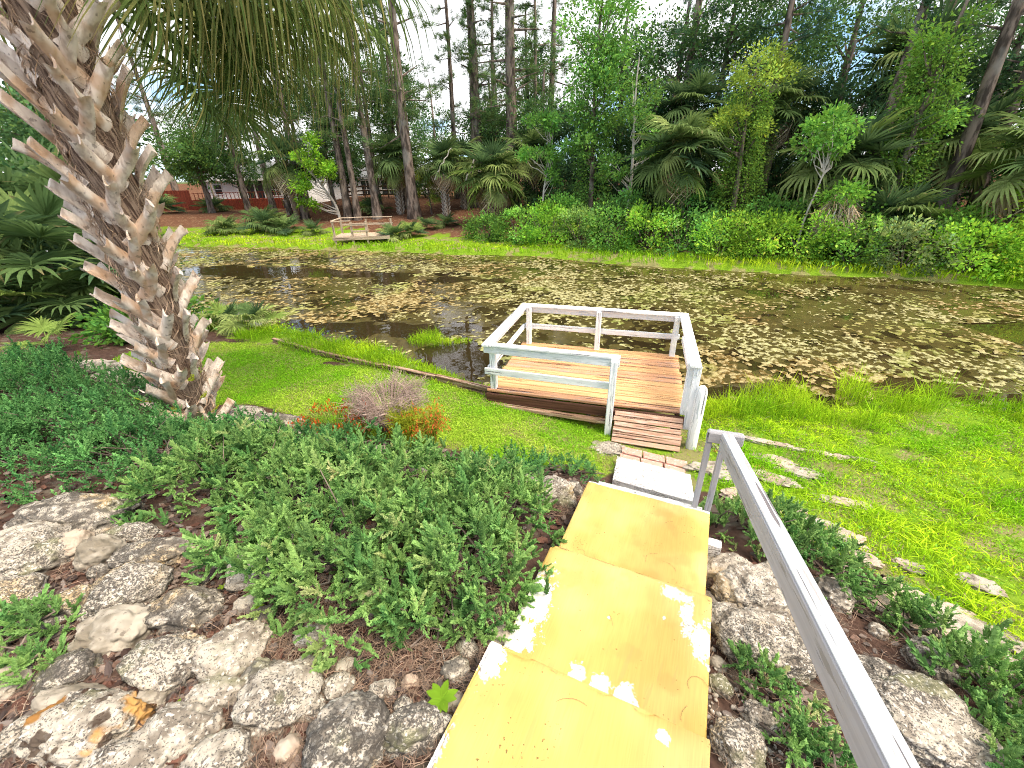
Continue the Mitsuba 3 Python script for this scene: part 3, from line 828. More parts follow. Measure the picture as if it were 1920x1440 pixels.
for i in range(12):
    put_plank('far_dock__deck_board', fd(0, 0.08 + i * 0.15, 0.58), fd(2.9, 0.08 + i * 0.15, 0.58), 0.138, 0.04, 'm_grey_wood')
put_plank('far_dock__fascia', fd(-0.02, -0.02, 0.50), fd(2.92, -0.02, 0.50), 0.04, 0.15, 'm_grey_wood')
for a, b in ((0.08, 0.06), (1.0, 0.06), (1.75, 0.06), (0.08, 1.7), (1.45, 1.75), (2.8, 1.75)):
    put_plank('far_dock__post', fd(a, b, -0.15), fd(a, b, 1.32 if b > 1 or a in (0.08, 1.0, 1.75) else 0.55), 0.1, 0.1, 'm_grey_wood', up=FA)
put_plank('far_dock__rail', fd(0, 0.06, 1.34), fd(1.0, 0.06, 1.38), 0.14, 0.045, 'm_grey_wood')
put_plank('far_dock__rail', fd(0.95, 0.0, 1.18), fd(1.82, 0.0, 1.18), 0.05, 0.10, 'm_grey_wood')
put_plank('far_dock__rail', fd(0.95, 0.0, 0.86), fd(1.82, 0.0, 0.86), 0.05, 0.09, 'm_grey_wood')
put_plank('far_dock__rail', fd(0.0, 1.75, 1.40), fd(2.9, 1.75, 1.40), 0.14, 0.045, 'm_grey_wood')
put_plank('far_dock__rail', fd(0.0, 1.77, 1.05), fd(2.9, 1.77, 1.05), 0.05, 0.12, 'm_grey_wood')
put_plank('far_dock__rail', fd(0.06, 0.1, 1.38), fd(0.06, 1.7, 1.38), 0.14, 0.045, 'm_grey_wood')

# ------------------------------------------------------------------ houses and fences beyond the trees
mat('m_house_white', {'type': 'diffuse', 'reflectance': proc(lambda p, n, uv: mix([0.74, 0.75, 0.76], [0.80, 0.80, 0.80], noise(p.x * 3, p.y * 3, p.z * 3)) * (1 - 0.18 * smoothstep(0.90, 0.97, mi.Float(p.z * 5) - dr.floor(p.z * 5))))})
mat('m_roof', {'type': 'twosided', 'b': {'type': 'diffuse', 'reflectance': proc(lambda p, n, uv: mix([0.13, 0.14, 0.15], [0.23, 0.24, 0.25], fbm(p.x * 5, p.y * 5, p.z * 20, 3)))}})
mat('m_dark_glass', {'type': 'plastic', 'diffuse_reflectance': {'type': 'rgb', 'value': [0.03, 0.035, 0.04]}, 'int_ior': 1.5})
mat('m_trim', {'type': 'diffuse', 'reflectance': {'type': 'rgb', 'value': [0.70, 0.71, 0.72]}})


def boxm(x0, x1, y0, y1, z0, z1):
    m = trimesh.creation.box([x1 - x0, y1 - y0, z1 - z0])
    m.apply_translation([(x0 + x1) / 2, (y0 + y1) / 2, (z0 + z1) / 2])
    return m


def window(k, x0, x1, y, z0, z1, panes=2, door=False):
    """an opening with a proud frame, a recessed pane and muntins, on a wall that faces -y at y"""
    w = key_for(k + ('__door' if door else '__window'))
    fr = trimesh.util.concatenate([boxm(x0 - 0.08, x0, y - 0.06, y + 0.05, z0 - 0.08, z1 + 0.08), boxm(x1, x1 + 0.08, y - 0.06, y + 0.05, z0 - 0.08, z1 + 0.08),
                                   boxm(x0, x1, y - 0.06, y + 0.05, z1, z1 + 0.08), boxm(x0, x1, y - 0.06, y + 0.05, z0 - 0.08, z0)]
                                  + [boxm(x0 + (x1 - x0) * (i + 1) / panes - 0.025, x0 + (x1 - x0) * (i + 1) / panes + 0.025, y - 0.05, y + 0.02, z0, z1) for i in range(panes - 1)]
                                  + [boxm(x0, x1, y - 0.045, y + 0.02, (z0 + z1) / 2 - 0.025, (z0 + z1) / 2 + 0.025)])
    scene[w] = mikit.ply(fr, 'm_trim')
    scene[w + '__pane'] = mikit.ply(boxm(x0, x1, y - 0.02, y + 0.03, z0, z1), 'm_dark_glass')


def gable(x0, x1, y0, y1, z0, rise, over=0.4):
    ym = (y0 + y1) / 2
    v = np.array([[x0 - over, y0 - over, z0], [x1 + over, y0 - over, z0], [x1 + over, ym, z0 + rise], [x0 - over, ym, z0 + rise], [x0 - over, y1 + over, z0], [x1 + over, y1 + over, z0]])
    v2 = np.vstack([v, v + [0, 0, 0.14]])
    f = [[0, 1, 2, 3], [3, 2, 5, 4], [6, 9, 8, 7], [9, 10, 11, 8], [0, 6, 7, 1], [4, 5, 11, 10], [0, 3, 9, 6], [3, 4, 10, 9], [1, 7, 8, 2], [2, 8, 11, 5]]
    return v2, np.array(f)


hk = say('white_house', 'white single-storey house with grey roof and screened porch behind the dark red deck', 'house')
put(hk + '__wall', boxm(-29.6, -20.5, 46, 54, 0.6, 3.45), 'm_house_white')
put(hk + '__roof', gable(-29.6, -20.5, 46, 54, 3.46, 1.5, 0.5), 'm_roof')
put(hk + '__fascia', boxm(-30.05, -20.05, 45.44, 45.49, 3.34, 3.58), 'm_trim')
put(hk + '__porch', boxm(-26.6, -24.0, 45.95, 45.99, 1.75, 3.3), 'm_dark_glass')
labels[hk + '__porch'] = {'label': 'dark screened porch opening'}
for x in (-26.6, -25.8, -24.9, -24.0):
    put(hk + '__porch_post', boxm(x - 0.06, x + 0.06, 45.85, 45.94, 1.7, 3.34), 'm_trim')
window(hk, -23.4, -22.5, 46, 2.0, 3.0)
window(hk, -28.9, -28.2, 46, 2.2, 3.0, 1)

rk = say('red_deck', 'dark red raised timber deck with boarded skirt in front of the white house', 'deck')
for i in range(74):
    x = -33.4 + i * 0.16
    top = 2.62 if x < -30.2 else 1.78
    put_plank(rk + '__board', [x, 44.2, 0.7], [x, 44.2, top + rng.normal(0, 0.01)], 0.15, 0.03, 'm_red_wood', up=(0, 1, 0))
put(rk + '__floor', boxm(-30.2, -21.6, 44.25, 45.9, 1.66, 1.74), 'm_red_wood')
put_plank(rk + '__rail', [-30.1, 44.2, 2.35], [-21.7, 44.2, 2.35], 0.09, 0.05, 'm_red_wood')
for i in range(22):
    x = -29.9 + i * 0.38
    put_plank(rk + '__baluster', [x, 44.2, 1.75], [x, 44.2, 2.33], 0.05, 0.05, 'm_red_wood', up=(0, 1, 0))
put_plank(rk + '__post', [-28.0, 44.1, 0.6], [-28.0, 44.1, 3.4], 0.12, 0.12, 'm_grey_wood', up=(0, 1, 0))

gk = say('white_garage', 'long low white outbuilding with panelled doors behind the brown rail fence', 'building')
put(gk + '__wall', boxm(-18.0, -7.6, 46.5, 52, 1.2, 3.35), 'm_house_white')
put(gk + '__roof', gable(-18.0, -7.6, 46.5, 52, 3.36, 0.9, 0.35), 'm_roof')
window(gk, -16.6, -15.9, 46.5, 2.2, 3.1)
window(gk, -14.6, -13.6, 46.5, 1.5, 3.1, 2, True)
window(gk, -12.6, -10.4, 46.5, 1.5, 3.1, 3, True)

wk = say('rail_fence', 'dark brown three-rail timber fence along the top of the pine straw slope', 'fence')
for i in range(9):
    x, y = -15.3 + i * 1.15, 42.6 - i * 0.3
    z = float(height(x, y))
    put_plank(wk + '__post', [x, y, z - 0.2], [x, y, z + 1.02], 0.10, 0.10, 'm_brown_wood', up=(0, 1, 0))
    if i < 8:
        for zz in (0.25, 0.58, 0.92):
            z1 = float(height(x + 1.15, y - 0.3))
            put_plank(wk + '__rail', [x, y - 0.07, z + zz], [x + 1.15, y - 0.37, z1 + zz], 0.035, 0.12, 'm_brown_wood')

# ------------------------------------------------------------------ pines of the far bank
pine(-11.24, 31.88, 17, 0.24, 'dark straight pine, left one of the close pair behind the far dock', 300, 0.3)
pine(-10.48, 31.51, 16, 0.20, 'slimmer pine just right of the dark straight pine behind the far dock', 220, 0.35)
pine(-9.16, 31.6, 18, 0.24, 'tall bare-stemmed pine right of the pine pair, standing behind the far dock railing', 260, 0.36)
pine(-6.41, 30.9, 19, 0.33, 'thick reddish pine right of the criss-cross palm trunk on the straw slope', 380, 0.3, spread_r=2.3)
pine(-2.2, 34.0, 18, 0.42, 'big vine-wrapped pine rising behind the bare white branches', 380, 0.30, spread_r=2.6, vine=5500)
pine(0.35, 32.0, 20, 0.40, 'tallest straight pine at the middle of the far bank with vines on one side', 380, 0.32, spread_r=2.8, vine=4200)
pine(-14.8, 33.0, 17, 0.22, 'pine behind the shaggy dead-skirted palm at the left end of the far bank', 240, 0.35)
pine(-18.5, 36.0, 16, 0.20, 'slender grey pine just right of the dark spreading oak', 220, 0.35)
pine(-32.2, 45.2, 17, 0.28, 'grey leaning pine beside the left end of the red deck', 240, 0.45)
pine(-13.2, 37.5, 19, 0.22, 'tall thin pine standing before the white outbuilding', 240, 0.3)
pine(-4.2, 38.5, 19, 0.2, 'thin far pine between the thick reddish pine and the vine-wrapped pine', 230, 0.28)
pine(3.2, 36.0, 19, 0.24, 'thin far pine right of the tallest straight pine', 260, 0.28)
pine(16.6, 17.3, 14, 0.26, 'stout reddish-brown pine trunk near the right edge above the palms', 200, 0.55, spread_r=2.0, col=(0.05, 0.10, 0.045))
pine(15.2, 19.5, 14, 0.25, 'grey pine trunk with ivy at its foot, left of the stout right-hand pine', 190, 0.5, col=(0.05, 0.10, 0.045), vine=1500)
pine(19.5, 19.0, 15, 0.2, 'slim pine standing last on the far right', 200, 0.45, col=(0.05, 0.10, 0.045))
pine(12.4, 23.5, 15, 0.2, 'slim dark pine behind the right-hand palm thicket', 240, 0.4, col=(0.045, 0.09, 0.05))
pine(9.6, 27.0, 17, 0.26, 'dark bluish forked pine with blue sky on both sides', 330, 0.32, col=(0.05, 0.10, 0.055), spread_r=2.6)
pine(20.5, 25.0, 16, 0.3, 'dark pine deep in the right-hand thicket', 320, 0.25, col=(0.04, 0.085, 0.045), spread_r=3.0)
for x, y, h, r, lab in [(-13.0, 34.2, 16, 0.15, 'thin pine right of the shaggy palm'), (-9.8, 34.8, 18, 0.17, 'thin pine between the close pair and the bare-stemmed pine'), (-7.7, 34.6, 17, 0.15, 'thin pine behind the criss-cross palm trunk'), 
                        (-0.9, 36.8, 18, 0.17, 'thin pine between the vine-wrapped and the tallest pine'), (1.9, 34.4, 17, 0.15, 'thin pine close right of the tallest straight pine'), (-16.8, 35.0, 16, 0.16, 'thin pine left of the shaggy palm'), (-21.0, 37.0, 17, 0.17, 'thin pine in front of the screened porch')]:
    pine(x, y, h, r, lab, 330, 0.18, (0.075, 0.13, 0.045), spread_r=2.0, vine=700)
_k = pine(-5.4, 31.8, 3.6, 0.06, 'bushy yellow-green young pine on the straw slope', 150, 0.12, (0.17, 0.22, 0.035), spread_r=1.5)

# ------------------------------------------------------------------ broadleaf trees
LIME, MID, DARK, VINE = (0.16, 0.30, 0.03), (0.085, 0.17, 0.035), (0.035, 0.075, 0.03), (0.11, 0.20, 0.035)
broadleaf('leafy_tree', -11.95, 32.0, 3.6, 0.10, [(-1.0, -1.0, 4.6, 1.0, 0.9, 0.6, 9, 120), (-1.9, -1.0, 3.2, 0.7, 0.7, 0.6, 8, 110), (0.1, -0.9, 3.7, 0.9, 0.8, 0.7, 9, 120), (-1.6, -0.9, 1.9, 0.6, 0.6, 0.4, 6, 90), (-0.6, -0.9, 5.5, 0.6, 0.6, 0.4, 6, 90)],
          'small lime-green leafy tree with crooked white branches left of the far dock', LIME, 0.16, 'm_pale_bark', (-1.2, -0.8), wob=0.2)
broadleaf('spreading_oak', -26.0, 40.0, 5.5, 0.25, [(0, 0, 5.2, 4.4, 3, 1.7, 60, 110), (1.6, -1, 5.0, 2.6, 2, 0.9, 25, 100)], 'wide dark green oak spreading in front of the white house', (0.06, 0.115, 0.03), 0.22)
broadleaf('vine_tree', 4.3, 24.0, 11, 0.13, [(0, 0, 9.2, 1.6, 1.5, 1.9, 34, 130), (0.2, 0, 6.6, 1.4, 1.3, 1.5, 28, 120), (-0.6, -0.3, 4.6, 1.0, 1.0, 0.8, 10, 110)], 'tall bright green leafy tree in the middle of the far bank', (0.11, 0.23, 0.05), 0.15, vine=(6500, 0.1, MID, 0.03, 0.8, 0.8))
broadleaf('vine_tree', 5.9, 22.5, 7.5, 0.09, [(0, 0, 6.2, 1.0, 1.0, 1.1, 14, 120), (0.7, 0, 4.6, 0.9, 0.9, 0.7, 10, 110), (-0.8, 0, 3.6, 0.7, 0.7, 0.6, 8, 100)], 'thin white-stemmed tree with sparse bright leaves left of the skirted palm', (0.10, 0.20, 0.045), 0.14, 'm_pale_bark')
broadleaf('vine_tree', 1.9, 24.5, 5.2, 0.06, [(-0.2, 0, 5.6, 0.9, 0.8, 0.5, 9, 110), (-0.3, 0, 4.3, 1.0, 0.8, 0.7, 10, 110), (0.6, 0, 3.4, 0.5, 0.5, 0.4, 5, 80)], 'crooked white-stemmed sapling with bright leaves right of the big palm', (0.10, 0.22, 0.045), 0.14, 'm_pale_bark', (0.2, 0), wob=0.3)
broadleaf('vine_tree', 9.85, 20.0, 7.0, 0.13, [(0, 0, 6.6, 1.1, 1.0, 0.9, 20, 120), (-0.6, -0.2, 5.1, 1.4, 1.1, 0.5, 18, 110)], 'yellow-green vine-smothered tree column right of the skirted palm', (0.17, 0.24, 0.04), 0.11, vine=(9500, 0.09, VINE, 0.0, 0.85, 0.8))
broadleaf('vine_tree', 14.8, 17.6, 8.5, 0.13, [(0, 0, 6.9, 1.2, 1.0, 1.1, 18, 120), (0.3, 0, 5.0, 1.0, 1.0, 0.9, 14, 120), (-0.3, 0, 3.4, 0.8, 0.8, 0.7, 9, 110)], 'bright green vine-hung tree left of the grey pine trunk', (0.12, 0.23, 0.04), 0.12, vine=(6000, 0.09, VINE, 0.0, 0.75, 0.75))
broadleaf('vine_tree', 10.9, 21.2, 6.0, 0.10, [(0.1, 0, 5.3, 0.8, 0.8, 0.8, 9, 110)], 'narrow dark vine-covered trunk close right of the yellow-green column', (0.08, 0.14, 0.035), 0.10, vine=(6500, 0.09, (0.07, 0.115, 0.03), 0.0, 0.9, 0.8))
broadleaf('leafy_tree', 11.25, 17.0, 3.8, 0.05, [(0, 0, 4.75, 0.85, 0.8, 0.45, 12, 110), (0.55, -0.1, 4.0, 0.5, 0.5, 0.35, 6, 90), (-0.6, 0, 4.2, 0.4, 0.4, 0.3, 5, 80)], 'small flat-topped lime tree on a thin white stem above the fan palms', (0.13, 0.27, 0.05), 0.13, 'm_pale_bark')
broadleaf('leafy_tree', 17.3, 13.9, 3.0, 0.08, [(0, 0, 2.6, 1.0, 1.0, 0.9, 20, 120), (-0.3, -0.2, 1.4, 1.1, 0.9, 0.6, 14, 120)], 'yellow-lime leafy small tree at the right end of the shrub bank', (0.22, 0.33, 0.04), 0.12)
broadleaf('vine_tree', 18.3, 16.2, 7.5, 0.12, [(0, 0, 5.6, 1.0, 1.0, 1.4, 18, 120), (-0.3, 0, 3.5, 0.8, 0.8, 1.0, 14, 120)], 'green vine-draped tree on the far right behind the yellow-lime tree', (0.11, 0.20, 0.04), 0.12, vine=(5000, 0.09, VINE, 0.0, 0.8, 0.75))
for (x, y, h, rx, rz, lab) in [(9.2, 27.5, 11, 2.2, 3.2, 'dark tall tree with ivy rising behind the skirted palm'), (13.5, 25.5, 11, 2.4, 3.4, 'dense dark green tree behind the lime tree with the white stem'), (17.0, 26.0, 12, 2.6, 3.6, 'dense blue-green tree filling the gap left of the stout right-hand pine'),
                               (22.0, 22.5, 12, 2.6, 3.8, 'dense dark tree at the far right edge of the wood'), (6.8, 29.5, 11, 1.8, 2.8, 'dark ivy-hung tree just left of the forked pine'), (24.5, 18.0, 11, 2.4, 3.6, 'dark tree in the right-hand corner of the wood'),
                               (-12.5, 35.5, 9.5, 1.6, 2.2, 'leafy tree behind the close pine pair'), (-8.3, 36.0, 10, 1.7, 2.4, 'leafy tree behind the criss-cross palm between two pines'), (-17.0, 39.0, 11, 1.7, 2.0, 'leafy tree above the roof of the white house'), (-22.5, 39.5, 9.5, 1.8, 2.3, 'leafy tree rising behind the spreading oak'), (11.2, 26.5, 12, 2.3, 3.4, 'dark tree behind the yellow-green column'), (-1.2, 35.0, 8.0, 1.7, 2.0, 'leafy crown showing between the vine-wrapped and tallest pines'), (1.6, 38.0, 12.5, 2.0, 3.0, 'leafy tree far behind the tallest straight pine'), (-9.5, 40.0, 13, 2.2, 3.0, 'leafy tree high behind the bare-stemmed pine'), (-14.5, 41.0, 13, 2.2, 3.0, 'leafy tree high behind the white outbuilding roof'), (2.4, 31.5, 8, 1.6, 1.8, 'dark leafy tree between the tallest pine and the bright middle tree'), (27, 27, 13, 3.2, 4.4, 'broad dark tree furthest back on the right')]:
    broadleaf('dark_tree', x, y, h, 0.2, [(0, 0, h * 0.80, rx, rx, rz * 0.62, 62, 82), (0.3, 0, h * 0.45, rx * 0.9, rx, rz * 0.55, 42, 78)], lab, (0.07, 0.135, 0.045), 0.16)

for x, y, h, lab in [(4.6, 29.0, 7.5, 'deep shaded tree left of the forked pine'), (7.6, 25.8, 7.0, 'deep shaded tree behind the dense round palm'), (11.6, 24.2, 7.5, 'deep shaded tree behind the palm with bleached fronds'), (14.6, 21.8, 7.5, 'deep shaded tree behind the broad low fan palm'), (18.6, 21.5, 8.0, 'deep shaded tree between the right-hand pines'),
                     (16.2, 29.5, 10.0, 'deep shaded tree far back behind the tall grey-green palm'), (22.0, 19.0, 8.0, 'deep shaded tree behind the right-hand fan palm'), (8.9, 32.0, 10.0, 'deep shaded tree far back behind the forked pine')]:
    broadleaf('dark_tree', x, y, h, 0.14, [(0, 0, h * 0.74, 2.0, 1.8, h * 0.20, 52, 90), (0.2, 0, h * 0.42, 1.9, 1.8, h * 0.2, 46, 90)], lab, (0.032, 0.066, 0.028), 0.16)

# low dark growth under the trees, one shrub at a time
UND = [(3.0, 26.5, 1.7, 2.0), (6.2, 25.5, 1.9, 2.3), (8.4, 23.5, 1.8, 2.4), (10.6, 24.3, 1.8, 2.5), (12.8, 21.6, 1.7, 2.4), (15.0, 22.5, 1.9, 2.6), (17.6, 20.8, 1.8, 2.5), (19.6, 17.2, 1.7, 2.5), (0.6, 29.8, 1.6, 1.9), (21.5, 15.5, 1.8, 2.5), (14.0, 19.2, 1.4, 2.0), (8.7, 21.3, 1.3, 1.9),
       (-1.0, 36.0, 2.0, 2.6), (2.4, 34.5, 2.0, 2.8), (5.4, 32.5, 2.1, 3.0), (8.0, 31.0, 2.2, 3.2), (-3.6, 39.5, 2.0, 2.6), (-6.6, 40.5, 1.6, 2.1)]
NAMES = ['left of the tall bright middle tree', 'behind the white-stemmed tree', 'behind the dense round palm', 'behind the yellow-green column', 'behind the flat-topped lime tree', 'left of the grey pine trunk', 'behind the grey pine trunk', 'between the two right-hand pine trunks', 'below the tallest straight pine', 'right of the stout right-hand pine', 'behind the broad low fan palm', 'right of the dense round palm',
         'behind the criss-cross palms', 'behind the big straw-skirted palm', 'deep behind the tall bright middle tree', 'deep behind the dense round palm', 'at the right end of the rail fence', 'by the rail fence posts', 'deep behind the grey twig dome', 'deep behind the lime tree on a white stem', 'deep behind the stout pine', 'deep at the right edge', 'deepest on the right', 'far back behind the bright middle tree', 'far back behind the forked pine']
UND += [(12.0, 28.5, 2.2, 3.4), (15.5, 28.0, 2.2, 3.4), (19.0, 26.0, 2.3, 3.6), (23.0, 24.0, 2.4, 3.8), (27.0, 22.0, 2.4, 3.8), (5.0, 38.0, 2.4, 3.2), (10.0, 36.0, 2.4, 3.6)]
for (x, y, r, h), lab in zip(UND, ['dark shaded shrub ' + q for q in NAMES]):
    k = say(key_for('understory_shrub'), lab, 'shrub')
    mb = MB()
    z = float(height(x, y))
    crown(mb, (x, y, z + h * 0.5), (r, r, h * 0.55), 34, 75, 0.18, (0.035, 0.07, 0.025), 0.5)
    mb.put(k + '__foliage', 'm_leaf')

# ------------------------------------------------------------------ palms of the far bank
palm(-7.73, 32.63, 4.6, 'dark-crowned palm with a pale criss-cross trunk between two pines', 1.25, 24, 5, 0.19, True, pale=0.05)
palm(-4.23, 31.0, 4.2, 'palm with white criss-cross trunk behind the yellow-green young pine', 1.15, 20, 5, 0.18, True, pale=0.05)
palm(-3.16, 33.2, 4.3, 'further criss-cross palm right of the yellow-green young pine', 1.2, 20, 4, 0.19, True, pale=0.1)
palm(-0.89, 27.2, 3.55, 'big palm with straw-coloured drooping skirt at the edge of the shrubs', 1.35, 28, 9, 0.2, False, pale=0.8, lo=-1.0)
palm(-15.2, 32.6, 4.6, 'shaggy palm with long dead skirt left of the lime-green leafy tree', 1.3, 20, 14, 0.18, False, pale=0.0)
palm(7.2, 20.0, 4.2, 'dense round palm with dead fringe above the shrub bank', 1.2, 34, 9, 0.17, False, pale=0.25, lo=-1.0)
palm(12.0, 21.8, 5.9, 'palm with hanging bleached fronds right of the yellow-green column', 1.1, 22, 6, 0.15, False, pale=0.1)
palm(13.0, 18.2, 3.6, 'broad low fan palm under the flat-topped lime tree', 1.35, 26, 5, 0.16, False, pale=0.2)
palm(17.3, 22.0, 7.4, 'tall grey-green palm high in the right-hand trees', 1.35, 26, 6, 0.16, False, pale=0.05)
palm(17.6, 18.5, 4.3, 'fan palm beside the stout right-hand pine', 1.25, 22, 3, 0.16, False, pale=0.15)
palm(17.0, 15.0, 3.6, 'drooping fan palm at the right edge of the picture', 1.2, 20, 3, 0.16, False, pale=0.4)
palm(1.4, 30.5, 4.6, 'dark palm behind the big straw-skirted palm', 1.25, 20, 3, 0.17, False, pale=0.0)
palm(9.1, 24.5, 6.2, 'dark palm crown behind the dense round palm', 1.2, 20, 3, 0.16, False, pale=0.0)
# stemless and young palmettos
for x, y, R, n, lab in [(14.3, 16.6, 1.0, 16, 'large stemless palmetto in the shrubs below the grey pine'), (-18.2, 28.8, 0.75, 14, 'young palmetto on a short stem, first from the left on the far lawn'), (-17.0, 31.3, 0.85, 13, 'dark young palmetto clump left of the shaggy palm on the far lawn'),
                        (-15.4, 28.6, 0.9, 15, 'broad dark palmetto clump below the shaggy palm'), (-13.9, 28.0, 0.7, 11, 'palmetto just right of the broad dark clump on the far lawn'), (-11.9, 27.3, 0.55, 10, 'small upright palmetto left of the far dock'),
                        (-6.35, 24.4, 0.6, 13, 'fresh green palmetto touching the right end of the far dock'), (-5.6, 25.2, 0.55, 10, 'palmetto just right of the fresh green one by the far dock'), (-5.0, 27.0, 0.55, 9, 'small palmetto on the straw below the yellow-green young pine'),
                        (-3.84, 27.8, 0.5, 9, 'smallest palmetto on the straw left of the big straw-skirted palm'), (-26.8, 41.5, 0.9, 12, 'pale palm-like palmetto against the red deck boards'), (-31.0, 41.0, 1.1, 14, 'palmetto before the left end of the red deck'),
                        (-9.9, 33.2, 0.8, 11, 'palmetto between the trunks of the close pine pair')]:
    z = float(height(x, y))
    palm(x, y, z + (1.3 if 'stemless' in lab else 0.25 * R), lab, R, n, 2 if n > 12 else 0, 0.1, False, lo=0.0, hi=1.35, pale=0.5 if 'fresh' in lab else 0.1, petiole=0.8, name='palmetto')

# bare white branches
bk = say('bare_branches', 'crooked bare white dead branches arching in front of the vine-wrapped pine', 'branches')
for pts, r in [([(-4.6, 29.5, 3.2), (-4.0, 29.4, 4.1), (-3.4, 29.4, 4.9)], 0.05), ([(-2.6, 29.0, 3.1), (-2.3, 29.0, 3.6), (-1.9, 29.0, 4.6), (-1.3, 29.0, 4.8), (-1.0, 29.0, 4.3), (-0.95, 29.0, 3.5)], 0.055), ([(-2.1, 29.0, 4.0), (-1.7, 28.9, 3.6), (-1.6, 28.9, 3.1)], 0.035)]:
    p = np.array(pts, float)
    tt = np.linspace(0, 1, len(p))
    q = np.linspace(0, 1, 12)
    pp = np.stack([np.interp(q, tt, p[:, j]) for j in range(3)], -1) + rng.normal(0, 0.03, (12, 3))
    put(bk + '__branch', tube(pp, r * (1.1 - 0.6 * q), 7), 'm_pale_bark', True)

# ------------------------------------------------------------------ shrubs along the far shore
SHR = [(-1.2, 23.6, 1.0, 1.1, (0.075, 0.15, 0.03), 'low shrub at the left end of the bank, at the edge of the straw'), (0.4, 22.6, 1.2, 1.6, (0.10, 0.20, 0.035), 'green shrub below the big straw-skirted palm'), (1.9, 21.9, 1.25, 1.7, (0.13, 0.26, 0.03), 'bright shrub with glossy lime leaves below the crooked sapling'),
       (3.4, 21.0, 1.2, 1.6, (0.12, 0.20, 0.05), 'yellowish thin shrub right of the bright glossy one'), (4.7, 20.2, 1.3, 1.75, (0.09, 0.19, 0.035), 'rounded green shrub below the tall bright tree'), (6.0, 19.3, 1.3, 1.8, (0.13, 0.25, 0.03), 'lime-tipped shrub below the white-stemmed tree'),
       (7.4, 18.7, 1.3, 1.7, (0.08, 0.18, 0.04), 'dark green shrub directly below the dense round palm'), (8.6, 17.8, 1.3, 1.7, (0.14, 0.26, 0.03), 'lime shrub left of the vine column foot'), (9.9, 17.3, 1.3, 1.6, (0.15, 0.27, 0.03), 'large lime-yellow shrub at the foot of the vine column'),
       (11.3, 16.6, 1.25, 1.6, (0.14, 0.26, 0.03), 'lime-yellow shrub right of the large one at the vine column'), (12.5, 15.9, 1.2, 1.5, (0.10, 0.20, 0.035), 'green shrub beside the grey dead-twig dome'), (13.7, 14.9, 1.15, 1.4, (0.14, 0.19, 0.07), 'dull olive twiggy shrub in the right half of the bank'),
       (15.0, 14.1, 1.2, 1.5, (0.15, 0.29, 0.03), 'bright lime shrub second from the right end'), (16.4, 13.2, 1.2, 1.5, (0.20, 0.31, 0.03), 'yellow-lime shrub at the right end of the bank'), (2.6, 22.9, 1.2, 2.0, (0.07, 0.16, 0.03), 'taller green shrub in the second row below the crooked sapling'),
       (5.4, 21.2, 1.3, 2.2, (0.07, 0.15, 0.035), 'taller dark shrub in the second row below the tall bright tree'), (8.0, 19.9, 1.25, 2.2, (0.065, 0.15, 0.035), 'taller dark shrub in the second row right of the round palm'), (10.9, 18.3, 1.2, 2.1, (0.08, 0.17, 0.035), 'taller shrub in the second row behind the lime-yellow pair'),
       (13.0, 17.0, 1.2, 2.0, (0.08, 0.18, 0.035), 'taller green shrub in the second row below the broad fan palm'), (15.6, 15.6, 1.2, 1.9, (0.11, 0.22, 0.035), 'taller shrub in the second row beside the big stemless palmetto')]
for x, y, r, h, col, lab in SHR:
    k = say(key_for('bank_shrub'), lab, 'shrub')
    mb = MB()
    z = float(height(x, y))
    crown(mb, (x, y, z + h * 0.42), (r, r, h * 0.6), 40, 88, 0.115, np.asarray(col) * 1.25, 0.36, 0.42, 0.05, 0.75)
    mb.put(k + '__foliage', 'm_leaf')
    bm = MB()
    for i in range(9):
        a = rng.uniform(0, 6.28)
        bm.add(*tube(np.array([[x, y, z - 0.1], [x + math.cos(a) * r * 0.4, y + math.sin(a) * r * 0.4, z + h * 0.4], [x + math.cos(a) * r * 0.8, y + math.sin(a) * r * 0.8, z + h * 0.85]]), np.array([0.03, 0.018, 0.006]), 4, False))
    bm.put(k + '__stems', 'm_bark', stuff='woody stems inside the shrub')
# dome of dead twigs with a green cap
k = say('twig_dome', 'grey dome of dead twigs capped with green leaves below the fan palms', 'shrub')
mb = MB()
c = np.array([11.9, 16.3, 1.3])
n = 900
q, d = ball(n, 1.0, 0.85)
q[:, 2] = np.abs(q[:, 2])
nv, nf = np.array([[-0.02, 0, 0], [0.02, 0, 0], [0, 0, 1.0]]), np.array([[0, 1, 2]])
v, f = spread(nv, nf, frames(c + q * [0.62, 0.62, 1.35], np.column_stack([q[:, 0] * 0.4, q[:, 1] * 0.4, -0.8 + 0 * q[:, 2]]) + rng.normal(0, 0.35, (n, 3)), rng.uniform(0, 6, n), rng.uniform(0.3, 0.7, n)))
mb.add(v, f, np.repeat(hsv_jitter((0.28, 0.23, 0.17), n, 0.25), 3, 0))
mb.put(k + '__twigs', 'm_dry', stuff='dead grey-brown twigs')
mb = MB()
crown(mb, c + [0, 0, 1.3], (0.75, 0.7, 0.3), 14, 80, 0.12, (0.13, 0.27, 0.04), 0.3)
mb.put(k + '__leaf_cap', 'm_leaf')

# ------------------------------------------------------------------ floating algae


def ellipses(x, y, spec):
    o = np.full(x.shape, -9.0)
    for cx, cy, rx, ry, ang in spec:
        c, s = math.cos(ang), math.sin(ang)
        u, v = (x - cx) * c + (y - cy) * s, -(x - cx) * s + (y - cy) * c
        o = np.maximum(o, 1 - np.sqrt((u / rx) ** 2 + (v / ry) ** 2))
    return o


